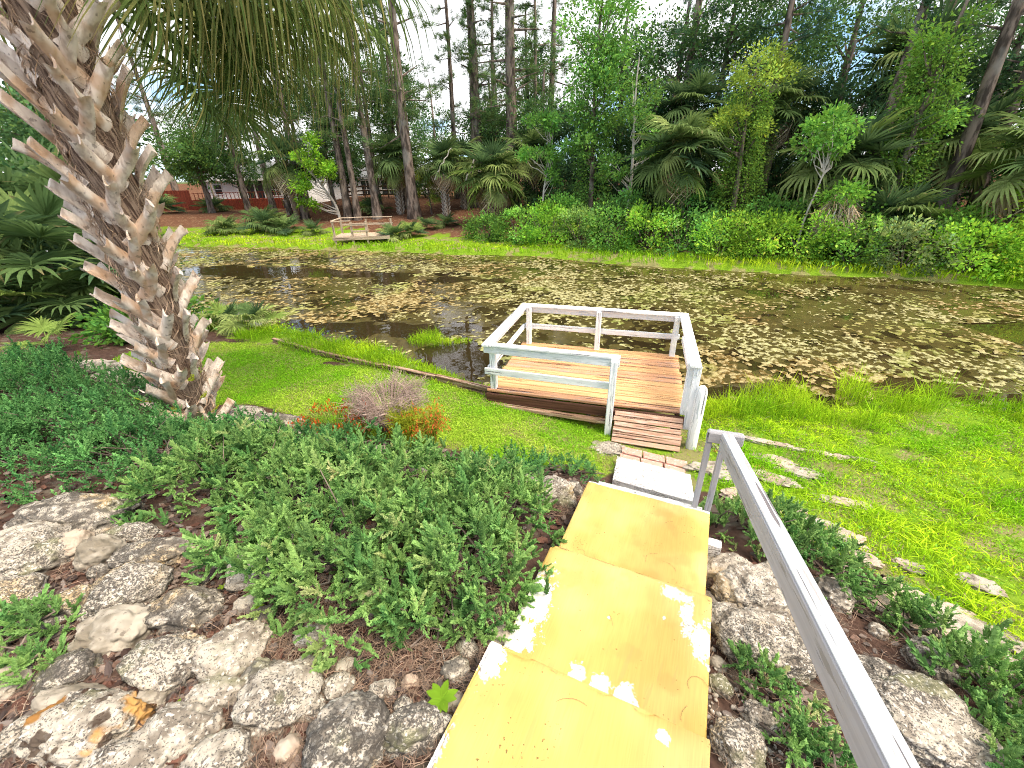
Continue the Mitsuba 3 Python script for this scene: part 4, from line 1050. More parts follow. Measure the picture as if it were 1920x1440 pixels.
POOLS = [(-1.1, 8.0, 0.95, 0.95, -0.2), (-2.9, 9.9, 1.9, 0.5, -0.35), (-5.2, 10.2, 1.0, 0.5, -0.3), (-10.5, 17.6, 3.6, 1.0, -0.25), (-6.3, 16.8, 1.8, 0.6, -0.2), (-4.2, 16.0, 0.75, 1.0, 0.0), (-2.1, 15.4, 0.9, 0.35, 0.0), (-0.5, 15.0, 0.5, 0.25, 0.0), (-1.0, 9.9, 0.5, 0.25, 0),
         (4.0, 6.25, 0.85, 0.30, -0.1), (6.4, 6.35, 0.55, 0.35, -0.3), (8.0, 5.75, 1.5, 0.3, -0.1), (5.0, 5.75, 0.5, 0.2, 0.1), (9.7, 5.9, 2.0, 0.25, 0.0)]


def clip_positive(V, F, val):
    """the part of the triangles where val > 0, cut along the zero line"""
    s = val[F] > 0
    k = s.sum(1)
    out = [V[F[k == 3]].reshape(-1, 3)]
    for want in (1, 2):
        f, m = F[k == want], s[k == want]
        odd = np.argmax(m if want == 1 else ~m, 1)
        r = np.arange(len(f))
        a, b, c = f[r, odd], f[r, (odd + 1) % 3], f[r, (odd + 2) % 3]
        ab = V[a] + (V[b] - V[a]) * (val[a] / (val[a] - val[b]))[:, None]
        ac = V[a] + (V[c] - V[a]) * (val[a] / (val[a] - val[c]))[:, None]
        if want == 1:
            out.append(np.stack([V[a], ab, ac], 1).reshape(-1, 3))
        else:
            out.append(np.stack([ab, V[b], V[c]], 1).reshape(-1, 3))
            out.append(np.stack([ab, V[c], ac], 1).reshape(-1, 3))
    v = np.vstack(out)
    return v, np.arange(len(v)).reshape(-1, 3)


def algae_mesh(freq, th, z0, lift, seed, pool_w, octs=5, coarse=1.0):
    parts = []
    for (x0, x1, y0, y1, st) in ((-8, 10.5, 5.1, 9.5, 0.037), (-15, 19, 9.5, 15.5, 0.055), (-24, 24, 15.5, 27.5, 0.09)):
        st *= coarse
        xs, ys = np.arange(x0, x1 + st, st), np.append(np.arange(y0, y1, st), y1)
        X, Y = np.meshgrid(xs, ys, indexing='ij')
        x, y = X.ravel(), Y.ravel()
        f = meshkit.fbm(np.column_stack([x * freq, y * freq, x * 0 + seed]), octs, seed)
        big = meshkit.fbm(np.column_stack([x * 0.55, y * 0.55, x * 0 + seed + 3]), 3, seed + 9) - 0.5
        big2 = meshkit.fbm(np.column_stack([x * 1.6, y * 1.6, x * 0 + seed + 5]), 2, seed + 19) - 0.5
        pools = np.clip((ellipses(x + big2 * 1.2, y + big2 * 1.0, POOLS) + 0.15) * 2.5, 0, 1)
        d = shapely.distance(shapely.points(np.column_stack([x, y])), _edge)
        d = np.where(shapely.contains_xy(POND, x, y), d, -d)
        val = f - th + big * 0.42 - (0.05 * np.clip((x - 1.5) / 4, 0, 1) * np.clip((y - 8) / 4, 0, 1) if pool_w < 0.85 else 0) + big2 * 0.16 - pools * pool_w
        val = np.where(d < 0.02, np.minimum(val, d * 2 - 0.04), val)
        z = z0 + lift * np.clip(val * 6, 0, 1)
        V = np.column_stack([x, y, z])
        i, j = np.meshgrid(np.arange(len(xs) - 1), np.arange(len(ys) - 1), indexing='ij')
        m = len(ys)
        q = np.stack([i * m + j, (i + 1) * m + j, (i + 1) * m + j + 1, i * m + j + 1], -1).reshape(-1, 4)
        F = np.vstack([q[:, [0, 1, 2]], q[:, [0, 2, 3]]])
        keep = (np.abs(V[F[:, 0], 0]) < V[F[:, 0], 1] * 1.45 + 2.5)
        parts.append(clip_positive(V, F[keep], val))
    v, f = cat(parts)
    q, inv = np.unique(np.round(v, 5), axis=0, return_inverse=True)
    f = inv.ravel()[f]
    f = f[(f[:, 0] != f[:, 1]) & (f[:, 1] != f[:, 2]) & (f[:, 0] != f[:, 2])]
    return q, f


def f_algae(p, n, uv):
    a = fbm(p.x * 1.1, p.y * 1.1, 0.0, 3)
    b = fbm(p.x * 16, p.y * 16, 1.0, 4)
    c = mix([0.09, 0.08, 0.022], [0.38, 0.365, 0.19], smoothstep(0.35, 0.66, b))
    brown = smoothstep(0.50, 0.64, fbm(p.x * 0.45 + 11.3, p.y * 0.45 + 2.2, 4.0, 3))
    c = mix(c, mix([0.15, 0.085, 0.03], [0.36, 0.25, 0.12], smoothstep(0.35, 0.66, b)), brown * 0.5)
    return mix(c, [0.21, 0.25, 0.06], smoothstep(0.55, 0.72, a) * 0.5)


mat('m_algae', {'type': 'twosided', 'b': {'type': 'diffuse', 'reflectance': proc(f_algae)}})
mat('m_algae_low', {'type': 'twosided', 'b': {'type': 'principled', 'roughness': 0.14, 'specular': 0.3, 'base_color': proc(lambda p, n, uv: mix([0.034, 0.027, 0.009], [0.092, 0.074, 0.024], fbm(p.x * 9, p.y * 9, 0.0, 4)))}})
put('sunken_algae', algae_mesh(2.6, 0.42, 0.002, 0.003, 5, 0.9, 4, 1.7), 'm_algae_low', False)
say('sunken_algae', 'dark olive-brown algae lying just at the pond surface', kind='stuff')
put('floating_algae', algae_mesh(11.0, 0.535, 0.006, 0.018, 2, 0.8, 3), 'm_algae', False)
say('floating_algae', 'pale yellow-green algae mats floating in broken patches all over the pond', kind='stuff')

# ------------------------------------------------------------------ rocks


def f_rock(p, n, uv):
    q = [p.x, p.y, p.z]
    a = 0.5 * fbm(q[0] * 7, q[1] * 7, q[2] * 7, 3) + 0.5 * noise(q[0] * 2.3 + 5, q[1] * 2.3, q[2] * 2.3)
    c = mix([0.20, 0.175, 0.145], [0.44, 0.405, 0.345], smoothstep(0.3, 0.62, fbm(q[0] * 21, q[1] * 21, q[2] * 21, 4)))
    c = mix(c, [0.55, 0.40, 0.20], smoothstep(0.60, 0.72, fbm(q[0] * 3.1 + 4, q[1] * 3.1, q[2] * 3.1, 3)) * 0.5)
    dens = 0.20 * smoothstep(0.33, 0.66, a)
    k = smoothstep(0.61 - dens, 0.71 - dens, fbm(q[0] * 165, q[1] * 165, q[2] * 165, 3))
    c = mix(c, [0.055, 0.052, 0.05], k * 0.82)
    c = mix(c, [0.17, 0.18, 0.09], smoothstep(0.60, 0.72, fbm(q[0] * 5 + 20, q[1] * 5, q[2] * 5, 4)) * 0.55)
    return mix(c, [0.66, 0.64, 0.59], smoothstep(0.60, 0.68, fbm(q[0] * 80 + 9, q[1] * 80, q[2] * 80, 3)) * 0.6)


def f_rock_dark(p, n, uv):
    c = f_rock(p, n, uv)
    k = smoothstep(0.40, 0.60, fbm(p.x * 26 + 3, p.y * 26, p.z * 26, 4))
    return mix(c, [0.07, 0.065, 0.06], k * 0.75)


def f_rock_pale(p, n, uv):
    c = mix([0.215, 0.19, 0.15], [0.42, 0.385, 0.325], smoothstep(0.3, 0.65, fbm(p.x * 12, p.y * 12, p.z * 12, 4)))
    c = mix(c, [0.62, 0.46, 0.36], smoothstep(0.52, 0.68, fbm(p.x * 2.6 + 7, p.y * 2.6, p.z * 2.6, 3)) * 0.5)
    return mix(c, [0.15, 0.13, 0.11], smoothstep(0.66, 0.74, fbm(p.x * 40, p.y * 40, p.z * 40, 3)) * 0.75)


def f_rock_orange(p, n, uv):
    c = mix([0.28, 0.145, 0.05], [0.46, 0.27, 0.10], smoothstep(0.3, 0.65, fbm(p.x * 10, p.y * 10, p.z * 10, 4)))
    c = mix(c, f_rock(p, n, uv), smoothstep(0.36, 0.46, fbm(p.x * 8 + 5, p.y * 8, p.z * 8, 3)))
    return mix(c, [0.05, 0.03, 0.02], smoothstep(0.60, 0.66, fbm(p.x * 15 + 2, p.y * 15, p.z * 15, 3)) * 0.85)


def rb(p, n, uv):
    return 0.010 * fbm(p.x * 40, p.y * 40, p.z * 40, 4)


for nm, fn in (('m_rock', f_rock), ('m_rock_dark', f_rock_dark), ('m_rock_pale', f_rock_pale), ('m_rock_orange', f_rock_orange)):
    mat(nm, {'type': 'diffuse', 'reflectance': proc(fn)})


def rock(name, x, y, rx, ry, rz, label, m='m_rock', sub=4, seed=0, ang=None, rough=0.32, sink=0.40, group=None, flat=0.0, cat_='rock'):
    s = trimesh.creation.icosphere(subdivisions=sub)
    v = np.array(s.vertices)
    g = np.random.default_rng(seed + 100)
    w = v + 0
    o = g.uniform(0, 50, 3)
    n1 = meshkit.fbm(v * 1.25 + o, 3, seed) - 0.5
    n2 = meshkit.fbm(v * 4.5 + o, 4, seed + 1) - 0.5
    n3 = meshkit.fbm(v * 14 + o, 3, seed + 2) - 0.5
    n4 = np.abs(meshkit.fbm(v * 2.6 + o + 9, 3, seed + 3) - 0.5)
    w = v * (1 + rough * 2.0 * n1 + rough * 0.95 * n2 + rough * 0.42 * n3 - rough * 1.1 * n4)[:, None]
    if flat:
        w[:, 2] = np.where(w[:, 2] > 1 - flat, (1 - flat) + (w[:, 2] - (1 - flat)) * 0.18 + n2 * 0.12, w[:, 2])
    w = np.sign(w) * np.abs(w) ** 0.88
    w = w * [rx, ry, rz]
    a = g.uniform(0, 3.14) if ang is None else ang
    c, s_ = math.cos(a), math.sin(a)
    w = np.column_stack([w[:, 0] * c - w[:, 1] * s_, w[:, 0] * s_ + w[:, 1] * c, w[:, 2]])
    z = float(height(x, y))
    e = 0.15
    gx, gy = (float(height(x + e, y)) - float(height(x - e, y))) / (2 * e), (float(height(x, y + e)) - float(height(x, y - e))) / (2 * e)
    w[:, 2] += w[:, 0] * gx * 0.8 + w[:, 1] * gy * 0.8
    k = put(name, (w + [x, y, z + rz * (1 - 2 * sink)], np.array(s.faces)), m, True)
    return say(k, label, cat_, group)


ROCKS = [
    (-3.29, 2.42, .42, .26, .16, 'broad dark-topped rock touching the left juniper, at the top of the rock bed', 'm_rock_dark'), (-3.22, 2.02, .30, .26, .17, 'large pale rock against the left edge of the picture', 'm_rock'), (-2.99, 2.10, .14, .11, .12, 'small white knobbly rock between the large pale rock and the cream one', 'm_rock_pale'),
    (-2.74, 2.02, .13, .12, .14, 'round cream-coloured rock, smoothest of the left bed', 'm_rock_pale'), (-2.72, 2.24, .19, .09, .09, 'slim slanting pale rock right of the cream rock', 'm_rock'), (-2.39, 2.00, .25, .15, .11, 'long grey rock with moss streaks below the left juniper', 'm_rock_dark'),
    (-2.28, 1.70, .21, .19, .15, 'grey-tan rock with a blackened right side, left of the speckled ridge rock', 'm_rock'), (-2.94, 1.68, .17, .14, .12, 'weathered pale rock at the left edge above the juniper sprig', 'm_rock'), (-2.52, 1.62, .12, .10, .10, 'small domed grey rock behind the juniper sprig', 'm_rock'),
    (-1.84, 1.55, .21, .14, .12, 'speckled black-and-white ridge rock pointing at the juniper', 'm_rock_dark'), (-2.09, 1.42, .20, .15, .13, 'brightest clean pale rock in the middle of the left bed', 'm_rock_pale'), (-1.62, 1.86, .19, .15, .15, 'rounded grey rock half under the near juniper', 'm_rock'),
    (-1.66, 1.23, .20, .14, .13, 'large speckled pale rock, left of a closely matched pair', 'm_rock'), (-1.39, 1.29, .18, .14, .13, 'large speckled pale rock, right of a closely matched pair', 'm_rock'), (-1.33, 1.08, .125, .08, .09, 'small oval speckled rock below the matched pair', 'm_rock'),
    (-2.12, 1.20, .13, .10, .10, 'dark crumbly rock under the right tip of the juniper sprig', 'm_rock_dark'), (-2.42, 1.14, .17, .10, .08, 'pale rock beneath the lower juniper sprig at the left edge', 'm_rock_pale'), (-1.98, 1.06, .17, .07, .08, 'low cream rock strip below the juniper sprig', 'm_rock_pale'),
    (-1.78, .95, .28, .14, .13, 'wide orange-stained pitted rock near the lower left corner', 'm_rock_orange'), (-1.40, .92, .16, .11, .11, 'pale crusty rock right of the orange-stained one', 'm_rock'), (-1.05, 1.05, .17, .16, .13, 'tall pale rock with black pits in the lower middle of the bed', 'm_rock'),
    (-1.52, .79, .20, .10, .10, 'pale rock cut by the bottom edge of the picture', 'm_rock'), (-1.15, .80, .13, .10, .11, 'speckled rock at the bottom edge right of the pale one', 'm_rock'), (-.68, .89, .165, .15, .15, 'boldly black-and-white speckled round rock near the bottom edge', 'm_rock_dark'),
    (-.43, .92, .09, .14, .12, 'upright speckled rock beside the lowest yellow step', 'm_rock_dark'), (-.83, 1.22, .055, .05, .05, 'fist-sized pale stone on the pine needles', 'm_rock_pale'), (-.30, 1.22, .065, .07, .07, 'small speckled stone leaning towards the step corner', 'm_rock_dark'),
    (-.50, 1.15, .04, .035, .045, 'small cream stone among the needles', 'm_rock_pale'), (-.50, 1.02, .05, .05, .06, 'small grey stone above the upright speckled rock', 'm_rock'), (-1.05, 1.38, .10, .07, .07, 'low pale rock at the front foot of the near juniper', 'm_rock'),
    (-.91, .86, .05, .05, .06, 'small pale stone between two big rocks at the bottom edge', 'm_rock_pale'), (-.82, 1.12, .075, .07, .07, 'grey lumpy stone left of the needles heap', 'm_rock'), (-.10, 1.42, .08, .06, .08, 'tan stone wedged between juniper and second yellow step', 'm_rock_pale'),
    (.36, 2.95, .21, .15, .20, 'pale lumpy lichen rock beside the third yellow step', 'm_rock'), (.14, 3.06, .16, .13, .14, 'lower pale rock left of the lumpy lichen rock', 'm_rock_pale'), (.55, 3.06, .09, .08, .12, 'small dark-pitted rock against the corner of the third step', 'm_rock_dark'),
    (-.05, 3.46, .22, .10, .10, 'pale rock half buried in juniper below the lawn edge', 'm_rock_pale'), (-.90, 3.30, .13, .10, .12, 'pinkish rock showing through the middle of the junipers', 'm_rock_pale'), (-1.50, 3.90, .28, .07, .08, 'long flat cream stone behind the near juniper', 'm_rock_pale'),
    (-2.95, 4.42, .40, .20, .15, 'long crumbly grey ledge rock right of the palm foot', 'm_rock_dark'), (-2.45, 4.28, .26, .12, .09, 'lower grey ledge rock between the palm foot and the orange flowers', 'm_rock_dark'), (-3.35, 4.62, .25, .18, .16, 'lumpy grey rock against the right side of the palm foot', 'm_rock'),
    (-5.74, 5.60, .42, .20, .14, 'pale flat ledge rock left of the palm trunk', 'm_rock_pale'), (-7.07, 6.06, .25, .18, .12, 'smooth grey rock further left on the pale ledge', 'm_rock_pale'), (-6.5, 6.0, .42, .22, .14, 'broad smooth pale boulder in the ledge behind the left juniper', 'm_rock_pale'), (-4.95, 5.3, .34, .18, .14, 'dark cracked ledge rock next to the palm trunk', 'm_rock_dark'),
    (1.52, 2.08, .19, .13, .13, 'pale knobbly rock right of the third yellow step', 'm_rock'), (1.58, 1.82, .30, .22, .22, 'big rust-stained boulder right of the second yellow step', 'm_rock'), (1.24, 1.60, .12, .12, .12, 'grey speckled stone squeezed against the second step', 'm_rock'),
    (1.38, 1.44, .27, .19, .19, 'big rounded speckled boulder under the handrail', 'm_rock'), (1.00, 1.20, .06, .06, .06, 'small grey stone in the pine needles by the step edge', 'm_rock'), (.93, .91, .11, .11, .11, 'pale speckled stone at the bottom right of the steps', 'm_rock'),
    (1.84, 2.04, .13, .11, .13, 'grey-tan stone behind the rust-stained boulder', 'm_rock_pale'), (1.96, 1.30, .20, .14, .13, 'grey-brown boulder right of the handrail', 'm_rock_dark'), (2.48, 1.52, .15, .12, .14, 'dark speckled boulder beside the long juniper', 'm_rock_dark'),
    (2.00, 1.12, .32, .24, .19, 'largest black-speckled pale boulder right of the handrail', 'm_rock'), (2.20, 1.95, .13, .12, .12, 'dark rough stone behind the handrail', 'm_rock_dark'), (1.06, 1.33, .045, .04, .04, 'white pebble-like stone against the second step', 'm_rock_pale'),
]
_tone = {'m_rock': 'speckled', 'm_rock_dark': 'dark-pitted', 'm_rock_pale': 'pale'}
_where = [(-2.66, 1.30, 'left of the dark crumbly rock'), (-1.93, 1.78, 'between the moss-streaked rock and the ridge rock'), (-1.52, 1.60, 'right of the ridge rock'), (-2.62, 1.88, 'below the cream rock'), (-2.52, 1.47, 'under the domed grey rock'), (-1.86, 1.28, 'left of the matched pair'), (-1.20, 1.16, 'right of the oval speckled rock'), (-0.90, 1.02, 'beside the tall black-pitted rock'),
          (-0.62, 1.10, 'above the bold round rock'), (-1.30, 0.93, 'right of the pale crusty rock'), (-1.62, 1.09, 'right of the orange-stained rock'), (-2.05, 0.92, 'left of the orange-stained rock'), (-1.38, 1.52, 'in front of the rounded grey rock'), (-2.75, 1.58, 'above the juniper sprig'), (-1.02, 1.22, 'on the needles left of the small stones'), (-0.30, 1.06, 'next to the seedling'), (-0.26, 1.34, 'behind the leaning stone'),
          (1.12, 1.05, 'left of the small handrail juniper'), (1.62, 1.55, 'between the two boulders under the handrail'), (2.25, 1.32, 'behind the largest boulder'), (1.70, 1.30, 'below the rail beside the largest boulder'), (2.32, 1.70, 'by the narrow juniper strip'), (1.22, 1.78, 'squeezed by the rust-stained boulder'), (1.42, 2.30, 'at the foot of the post stub')]
for x, y, w in _where:
    r = rng.uniform(0.05, 0.10)
    m = ['m_rock', 'm_rock_dark', 'm_rock_pale'][int(rng.integers(0, 3))]
    ROCKS.append((x, y, r, r * rng.uniform(0.7, 1.0), r * 0.9, f'small {_tone[m]} stone {w}', m))
for i, (x, y, rx, ry, rz, lab, m) in enumerate(ROCKS):
    rock("rock", x, y, rx * 0.97, ry * 1.05, rz * 0.95, lab, m, 5 if rx > 0.24 and x * x + y * y < 7 else 4 if rx > 0.07 else 3, i * 7, 0.0 if rx > ry * 1.3 else None)
FLATS = [(2.80, 1.89, .42, .20, 'large flat cracked stone at the edge of the right lawn', 'm_rock_pale'), (2.82, 2.76, .23, .13, 'flat pale stone above the large cracked one on the right lawn', 'm_rock_pale'), (3.37, 3.30, .25, .08, 'long narrow flat stone alone in the right lawn', 'm_rock_pale'),
         (2.66, 3.09, .16, .09, 'white flat stone just behind the handrail', 'm_rock_pale'), (2.86, 2.43, .12, .07, 'small grey flat stone beside the right juniper', 'm_rock_pale'), (3.20, 2.38, .12, .06, 'small tan flat stone in thin grass', 'm_rock_pale'), (3.61, 2.20, .12, .08, 'small flat stone nearest the right edge of the picture', 'm_rock_pale'),
         (3.19, 1.78, .18, .08, 'flat stone right of the large cracked one', 'm_rock_pale'), (3.14, 4.16, .22, .10, 'oval pinkish stepping stone beyond the handrail', 'm_rock_pale'), (3.32, 3.92, .22, .08, 'stepping stone furthest right in the cluster by the handrail', 'm_rock_pale'),
         (2.88, 3.78, .26, .10, 'widest stepping stone in the cluster by the handrail', 'm_rock_pale'), (2.82, 3.97, .12, .07, 'small orange stepping stone in the cluster by the handrail', 'm_rock_orange'), (2.28, 3.97, .22, .11, 'cream stepping stone right beside the pink pavers', 'm_rock_pale'),
         (2.42, 3.72, .18, .10, 'stepping stone seen between the handrail posts', 'm_rock_pale'), (2.72, 4.40, .17, .08, 'orange-brown stepping stone behind the handrail posts', 'm_rock_orange'), (2.36, 3.40, .17, .09, 'pale stone right of the lower handrail posts', 'm_rock_pale'),
         (1.22, 4.46, .19, .11, 'grey triangular flat stone left of the pavers', 'm_rock'), (3.26, 4.61, .20, .045, 'first pale edging stone in the curved row on the right lawn', 'm_rock_pale'), (3.47, 4.51, .16, .045, 'second pale edging stone in the curved row', 'm_rock_pale'),
         (3.63, 4.39, .13, .035, 'third, thinnest edging stone in the curved row', 'm_rock_pale'), (3.84, 4.29, .11, .04, 'fourth edging stone in the curved row', 'm_rock_pale'), (4.03, 4.21, .11, .045, 'fifth edging stone in the curved row', 'm_rock_pale'), (4.24, 4.15, .15, .04, 'last edging stone at the right end of the curved row', 'm_rock_pale')]
for i, (x, y, rx, ry, lab, m) in enumerate(FLATS):
    rock('edging_stone' if 'edging' in lab else 'flat_stone', x, y, rx * 1.15, ry * 1.3, 0.06 if rx < 0.3 else 0.09, lab, m, 5 if rx > 0.3 else 4, 500 + i * 7, -0.5 if x > 2.6 else 0.1, 0.55, 0.44, None, 0.45, 'stone')
rock('rock', 1.19, 5.20, .17, .12, .15, 'orange rock tucked under the front edge of the dock', 'm_rock_orange', 4, 900)

# ------------------------------------------------------------------ bark mulch, pine needles
_keep_out = [Polygon([tuple((stair(s, a, 0))[:2]) for s, a in ((-1.2, -0.97), (-1.2, 0.02), (2.6, 0.02), (2.6, -0.97))])]


def scatter(n, x0, x1, y0, y1, limit=0.45, out=True):
    x, y = rng.uniform(x0, x1, n), rng.uniform(y0, y1, n)
    k = grassness(x, y) < limit
    if out:
        k &= ~shapely.contains_xy(_keep_out[0], x, y)
    x, y = x[k], y[k]
    return x, y, height(x, y)


def chips(n, box, s0, s1):
    x, y, z = scatter(n, *box)
    m = len(x)
    base = np.array([[0, 0, 0.5], [0.5, 0.1, 0.2], [0.42, -0.05, -0.4], [0, 0, -0.55], [-0.45, 0.06, -0.3], [-0.5, -0.03, 0.25]])
    top = base + [0, 0.16, 0]
    v = np.vstack([base, top])
    f = [[0, 2, 1], [0, 3, 2], [0, 4, 3], [0, 5, 4], [6, 7, 8], [6, 8, 9], [6, 9, 10], [6, 10, 11]] + [t for i in range(6) for t in ([i, (i + 1) % 6, 6 + (i + 1) % 6], [i, 6 + (i + 1) % 6, 6 + i])]
    d = np.column_stack([rng.normal(size=m), rng.normal(size=m), rng.normal(0, 0.28, m)])
    size = rng.uniform(s0, s1, m)
    M = frames(np.column_stack([x, y, z + rng.uniform(0.0, 0.03, m)]), d, rng.normal(0, 0.35, m) + np.where(rng.uniform(size=m) < 0.5, 0, math.pi), size)
    M[:, :, 0] *= rng.uniform(0.35, 0.8, m)[:, None]
    jit = rng.uniform(0.7, 1.3, (m, 12, 1))
    V = np.einsum('nij,nkj->nki', M[:, :, :3], v[None] * jit) + M[:, None, :, 3]
    F = np.array(f)[None] + (np.arange(m) * 12)[:, None, None]
    pal = np.array([[0.17, 0.09, 0.07], [0.12, 0.08, 0.07], [0.19, 0.125, 0.10], [0.21, 0.18, 0.165], [0.11, 0.085, 0.08], [0.27, 0.215, 0.185]])
    c = pal[rng.integers(0, 6, m)] * rng.uniform(0.45, 1.05, (m, 1))
    return V.reshape(-1, 3), F.reshape(-1, 3), np.repeat(c, 12, 0)


mb = MB()
for n, box, s0, s1 in ((5200, (-2.9, -0.1, 0.7, 2.3), 0.022, 0.062), (1300, (0.7, 2.9, 0.6, 2.3), 0.018, 0.05), (1800, (-4.6, 0.8, 2.2, 4.2), 0.03, 0.07), (700, (-2.9, -1.2, 0.7, 1.3), 0.05, 0.085)):
    v, f, c = chips(n, box, s0, s1)
    mb.add(v, f, c)
mb.put('bark_mulch', 'm_dry')
say('bark_mulch', 'reddish-brown bark chips covering the ground between the rocks', kind='stuff')

mb = MB()
for n, box in ((2600, (-1.3, 0.0, 0.75, 1.75)), (1500, (-2.9, 0.0, 0.7, 2.2)), (1500, (0.75, 2.6, 0.6, 2.1)), (500, (0.1, 0.8, 2.6, 3.2))):
    x, y, z = scatter(n, *box)
    m = len(x)
    a = rng.uniform(0, 6.28, m)
    L = rng.uniform(0.07, 0.16, m)
    bend = rng.normal(0, 0.9, m)
    t = np.linspace(-0.5, 0.5, 5)
    P = np.stack([np.stack([x + (np.cos(a + bend * s) * s * L), y + (np.sin(a + bend * s) * s * L), z + 0.028 + 0.02 * rng.uniform(0, 1, m) + rng.normal(0, 0.12, m) * s * L], -1) for s in t], 1)
    nx = np.stack([-np.sin(a), np.cos(a), a * 0], -1)[:, None] * 0.0011
    up = np.array([0, 0, 0.0012])
    V = np.stack([P - nx, P + up, P + nx], 2)
    q = []
    for i in range(4):
        for j in range(2):
            o = i * 3 + j
            q += [[o, o + 1, o + 4], [o, o + 4, o + 3]]
    F = np.array(q)[None] + (np.arange(m) * 15)[:, None, None]
    c = np.array([0.27, 0.195, 0.15]) * np.exp(rng.normal(0, 0.35, (m, 1)))
    mb.add(V.reshape(-1, 3), F.reshape(-1, 3), np.repeat(np.clip(c, 0, 0.6), 15, 0))
for s0, a0, z0, L, turn, cv in ((1.08, -0.36, 1.026, 0.16, 0.4, 2.2), (1.14, -0.28, 1.026, 0.12, 2.0, 1.5), (0.27, -0.06, 1.20, 0.17, 0.9, 3.4), (-0.12, -0.60, 1.376, 0.15, 1.2, 1.2), (1.0, -0.82, 1.026, 0.10, 1.9, 3.0), (0.12, -0.09, 1.20, 0.09, 0.2, 1.0), (0.5, -0.5, 1.20, 0.07, 2.6, 0.8), (1.5, -0.3, 1.026, 0.08, 0.8, 1.0)):
    th = turn + np.linspace(-0.5, 0.5, 10) * cv
    q = np.column_stack([np.cumsum(np.cos(th)) * L / 10, np.cumsum(np.sin(th)) * L / 10])
    v, f = tube(np.array([stair(s0 + p[0], a0 + p[1], z0) for p in q]), 0.0008, 4)
    mb.add(v, f, (0.26, 0.15, 0.09))
mb.put('pine_needles', 'm_dry')
say('pine_needles', 'fallen brown pine needles tangled over the mulch beside the steps', kind='stuff')
mb = MB()
x, y, z = scatter(420, 0.8, 1.5, 0.7, 1.7)
s = trimesh.creation.icosphere(subdivisions=1)
v, f = spread(np.array(s.vertices) * [1, 0.8, 0.7], np.array(s.faces), frames(np.column_stack([x, y, z + 0.008]), rng.normal(size=(len(x), 3)), rng.uniform(0, 6, len(x)), rng.uniform(0.005, 0.016, len(x))))
mb.add(v, f, np.repeat(np.array([0.5, 0.47, 0.42]) * rng.uniform(0.6, 1.2, (len(x), 1)), len(s.vertices), 0))
mb.put('gravel', 'm_dry')
say('gravel', 'small pale gravel along the right edge of the steps', kind='stuff')

# ------------------------------------------------------------------ grass


def blades(x, y, z, L, w, col, lean=0.5, bend=0.5):
    m = len(x)
    a = rng.uniform(0, 6.28, m)
    d = np.column_stack([np.cos(a), np.sin(a), a * 0])
    s = np.column_stack([-np.sin(a), np.cos(a), a * 0])
    tw = rng.uniform(0, 6.28, m)
    s = s * np.cos(tw)[:, None] + d * np.sin(tw)[:, None]
    ln = np.abs(rng.normal(0, lean, m))[:, None]
    b = np.column_stack([x, y, z - 0.005])
    mid = b + (np.array([0, 0, 1]) + d * ln * 0.5) * (L * 0.55)[:, None]
    tip = b + (np.array([0, 0, 1]) * (1 - bend * 0.5 * ln) + d * ln * 1.25) * L[:, None]
    w = np.broadcast_to(w, (m,))[:, None]
    V = np.stack([b, mid - s * w, mid + s * w, tip], 1)
    F = np.array([[0, 2, 1], [1, 2, 3]])[None] + (np.arange(m) * 4)[:, None, None]
    return V.reshape(-1, 3), F.reshape(-1, 3), np.repeat(col, 4, 0)


def in_frame(x, y, z, pad=0.12):
    q = np.column_stack([x, y, z]) - CAM
    w = q @ _f
    return (w > 0.3) & (np.abs(q[:, 0]) < w * (1.215 + pad)) & (np.abs(q @ _u0) < w * (0.911 + pad))


def grass_at(n, box, g0=0.5, poly=None):
    x, y = rng.uniform(box[0], box[1], n), rng.uniform(box[2], box[3], n)
    if poly is not None:
        k = shapely.contains_xy(poly, x, y)
        x, y = x[k], y[k]
    k = grassness(x, y) + rng.normal(0, 0.12, len(x)) > g0
    k &= ~shapely.contains_xy(_keep_out[0], x, y) & ~shapely.contains_xy(POND, x, y)
    k &= ~shapely.contains_xy(_pav, x, y)
    x, y = x[k], y[k]
    z = height(x, y)
    k = in_frame(x, y, z)
    return x[k], y[k], z[k]


_pav = Polygon([tuple(dk(a, b, 0)[:2]) for a, b in ((1.9, -0.42), (2.72, -0.55), (2.74, -1.45), (1.85, -1.3))]).union(Polygon([tuple(dk(a, b, 0)[:2]) for a, b in ((-0.1, -0.05), (1.79, -0.05), (1.79, -0.36), (2.68, -0.36), (2.75, 2.1), (-0.1, 2.1))]))


def tone_map(x, y, f, a, b, oct_=3):
    t = np.clip((meshkit.fbm(np.column_stack([x * f, y * f, x * 0 + 2]), oct_) - 0.35) / 0.3, 0, 1)[:, None]
    return np.asarray(a) * (1 - t) + np.asarray(b) * t


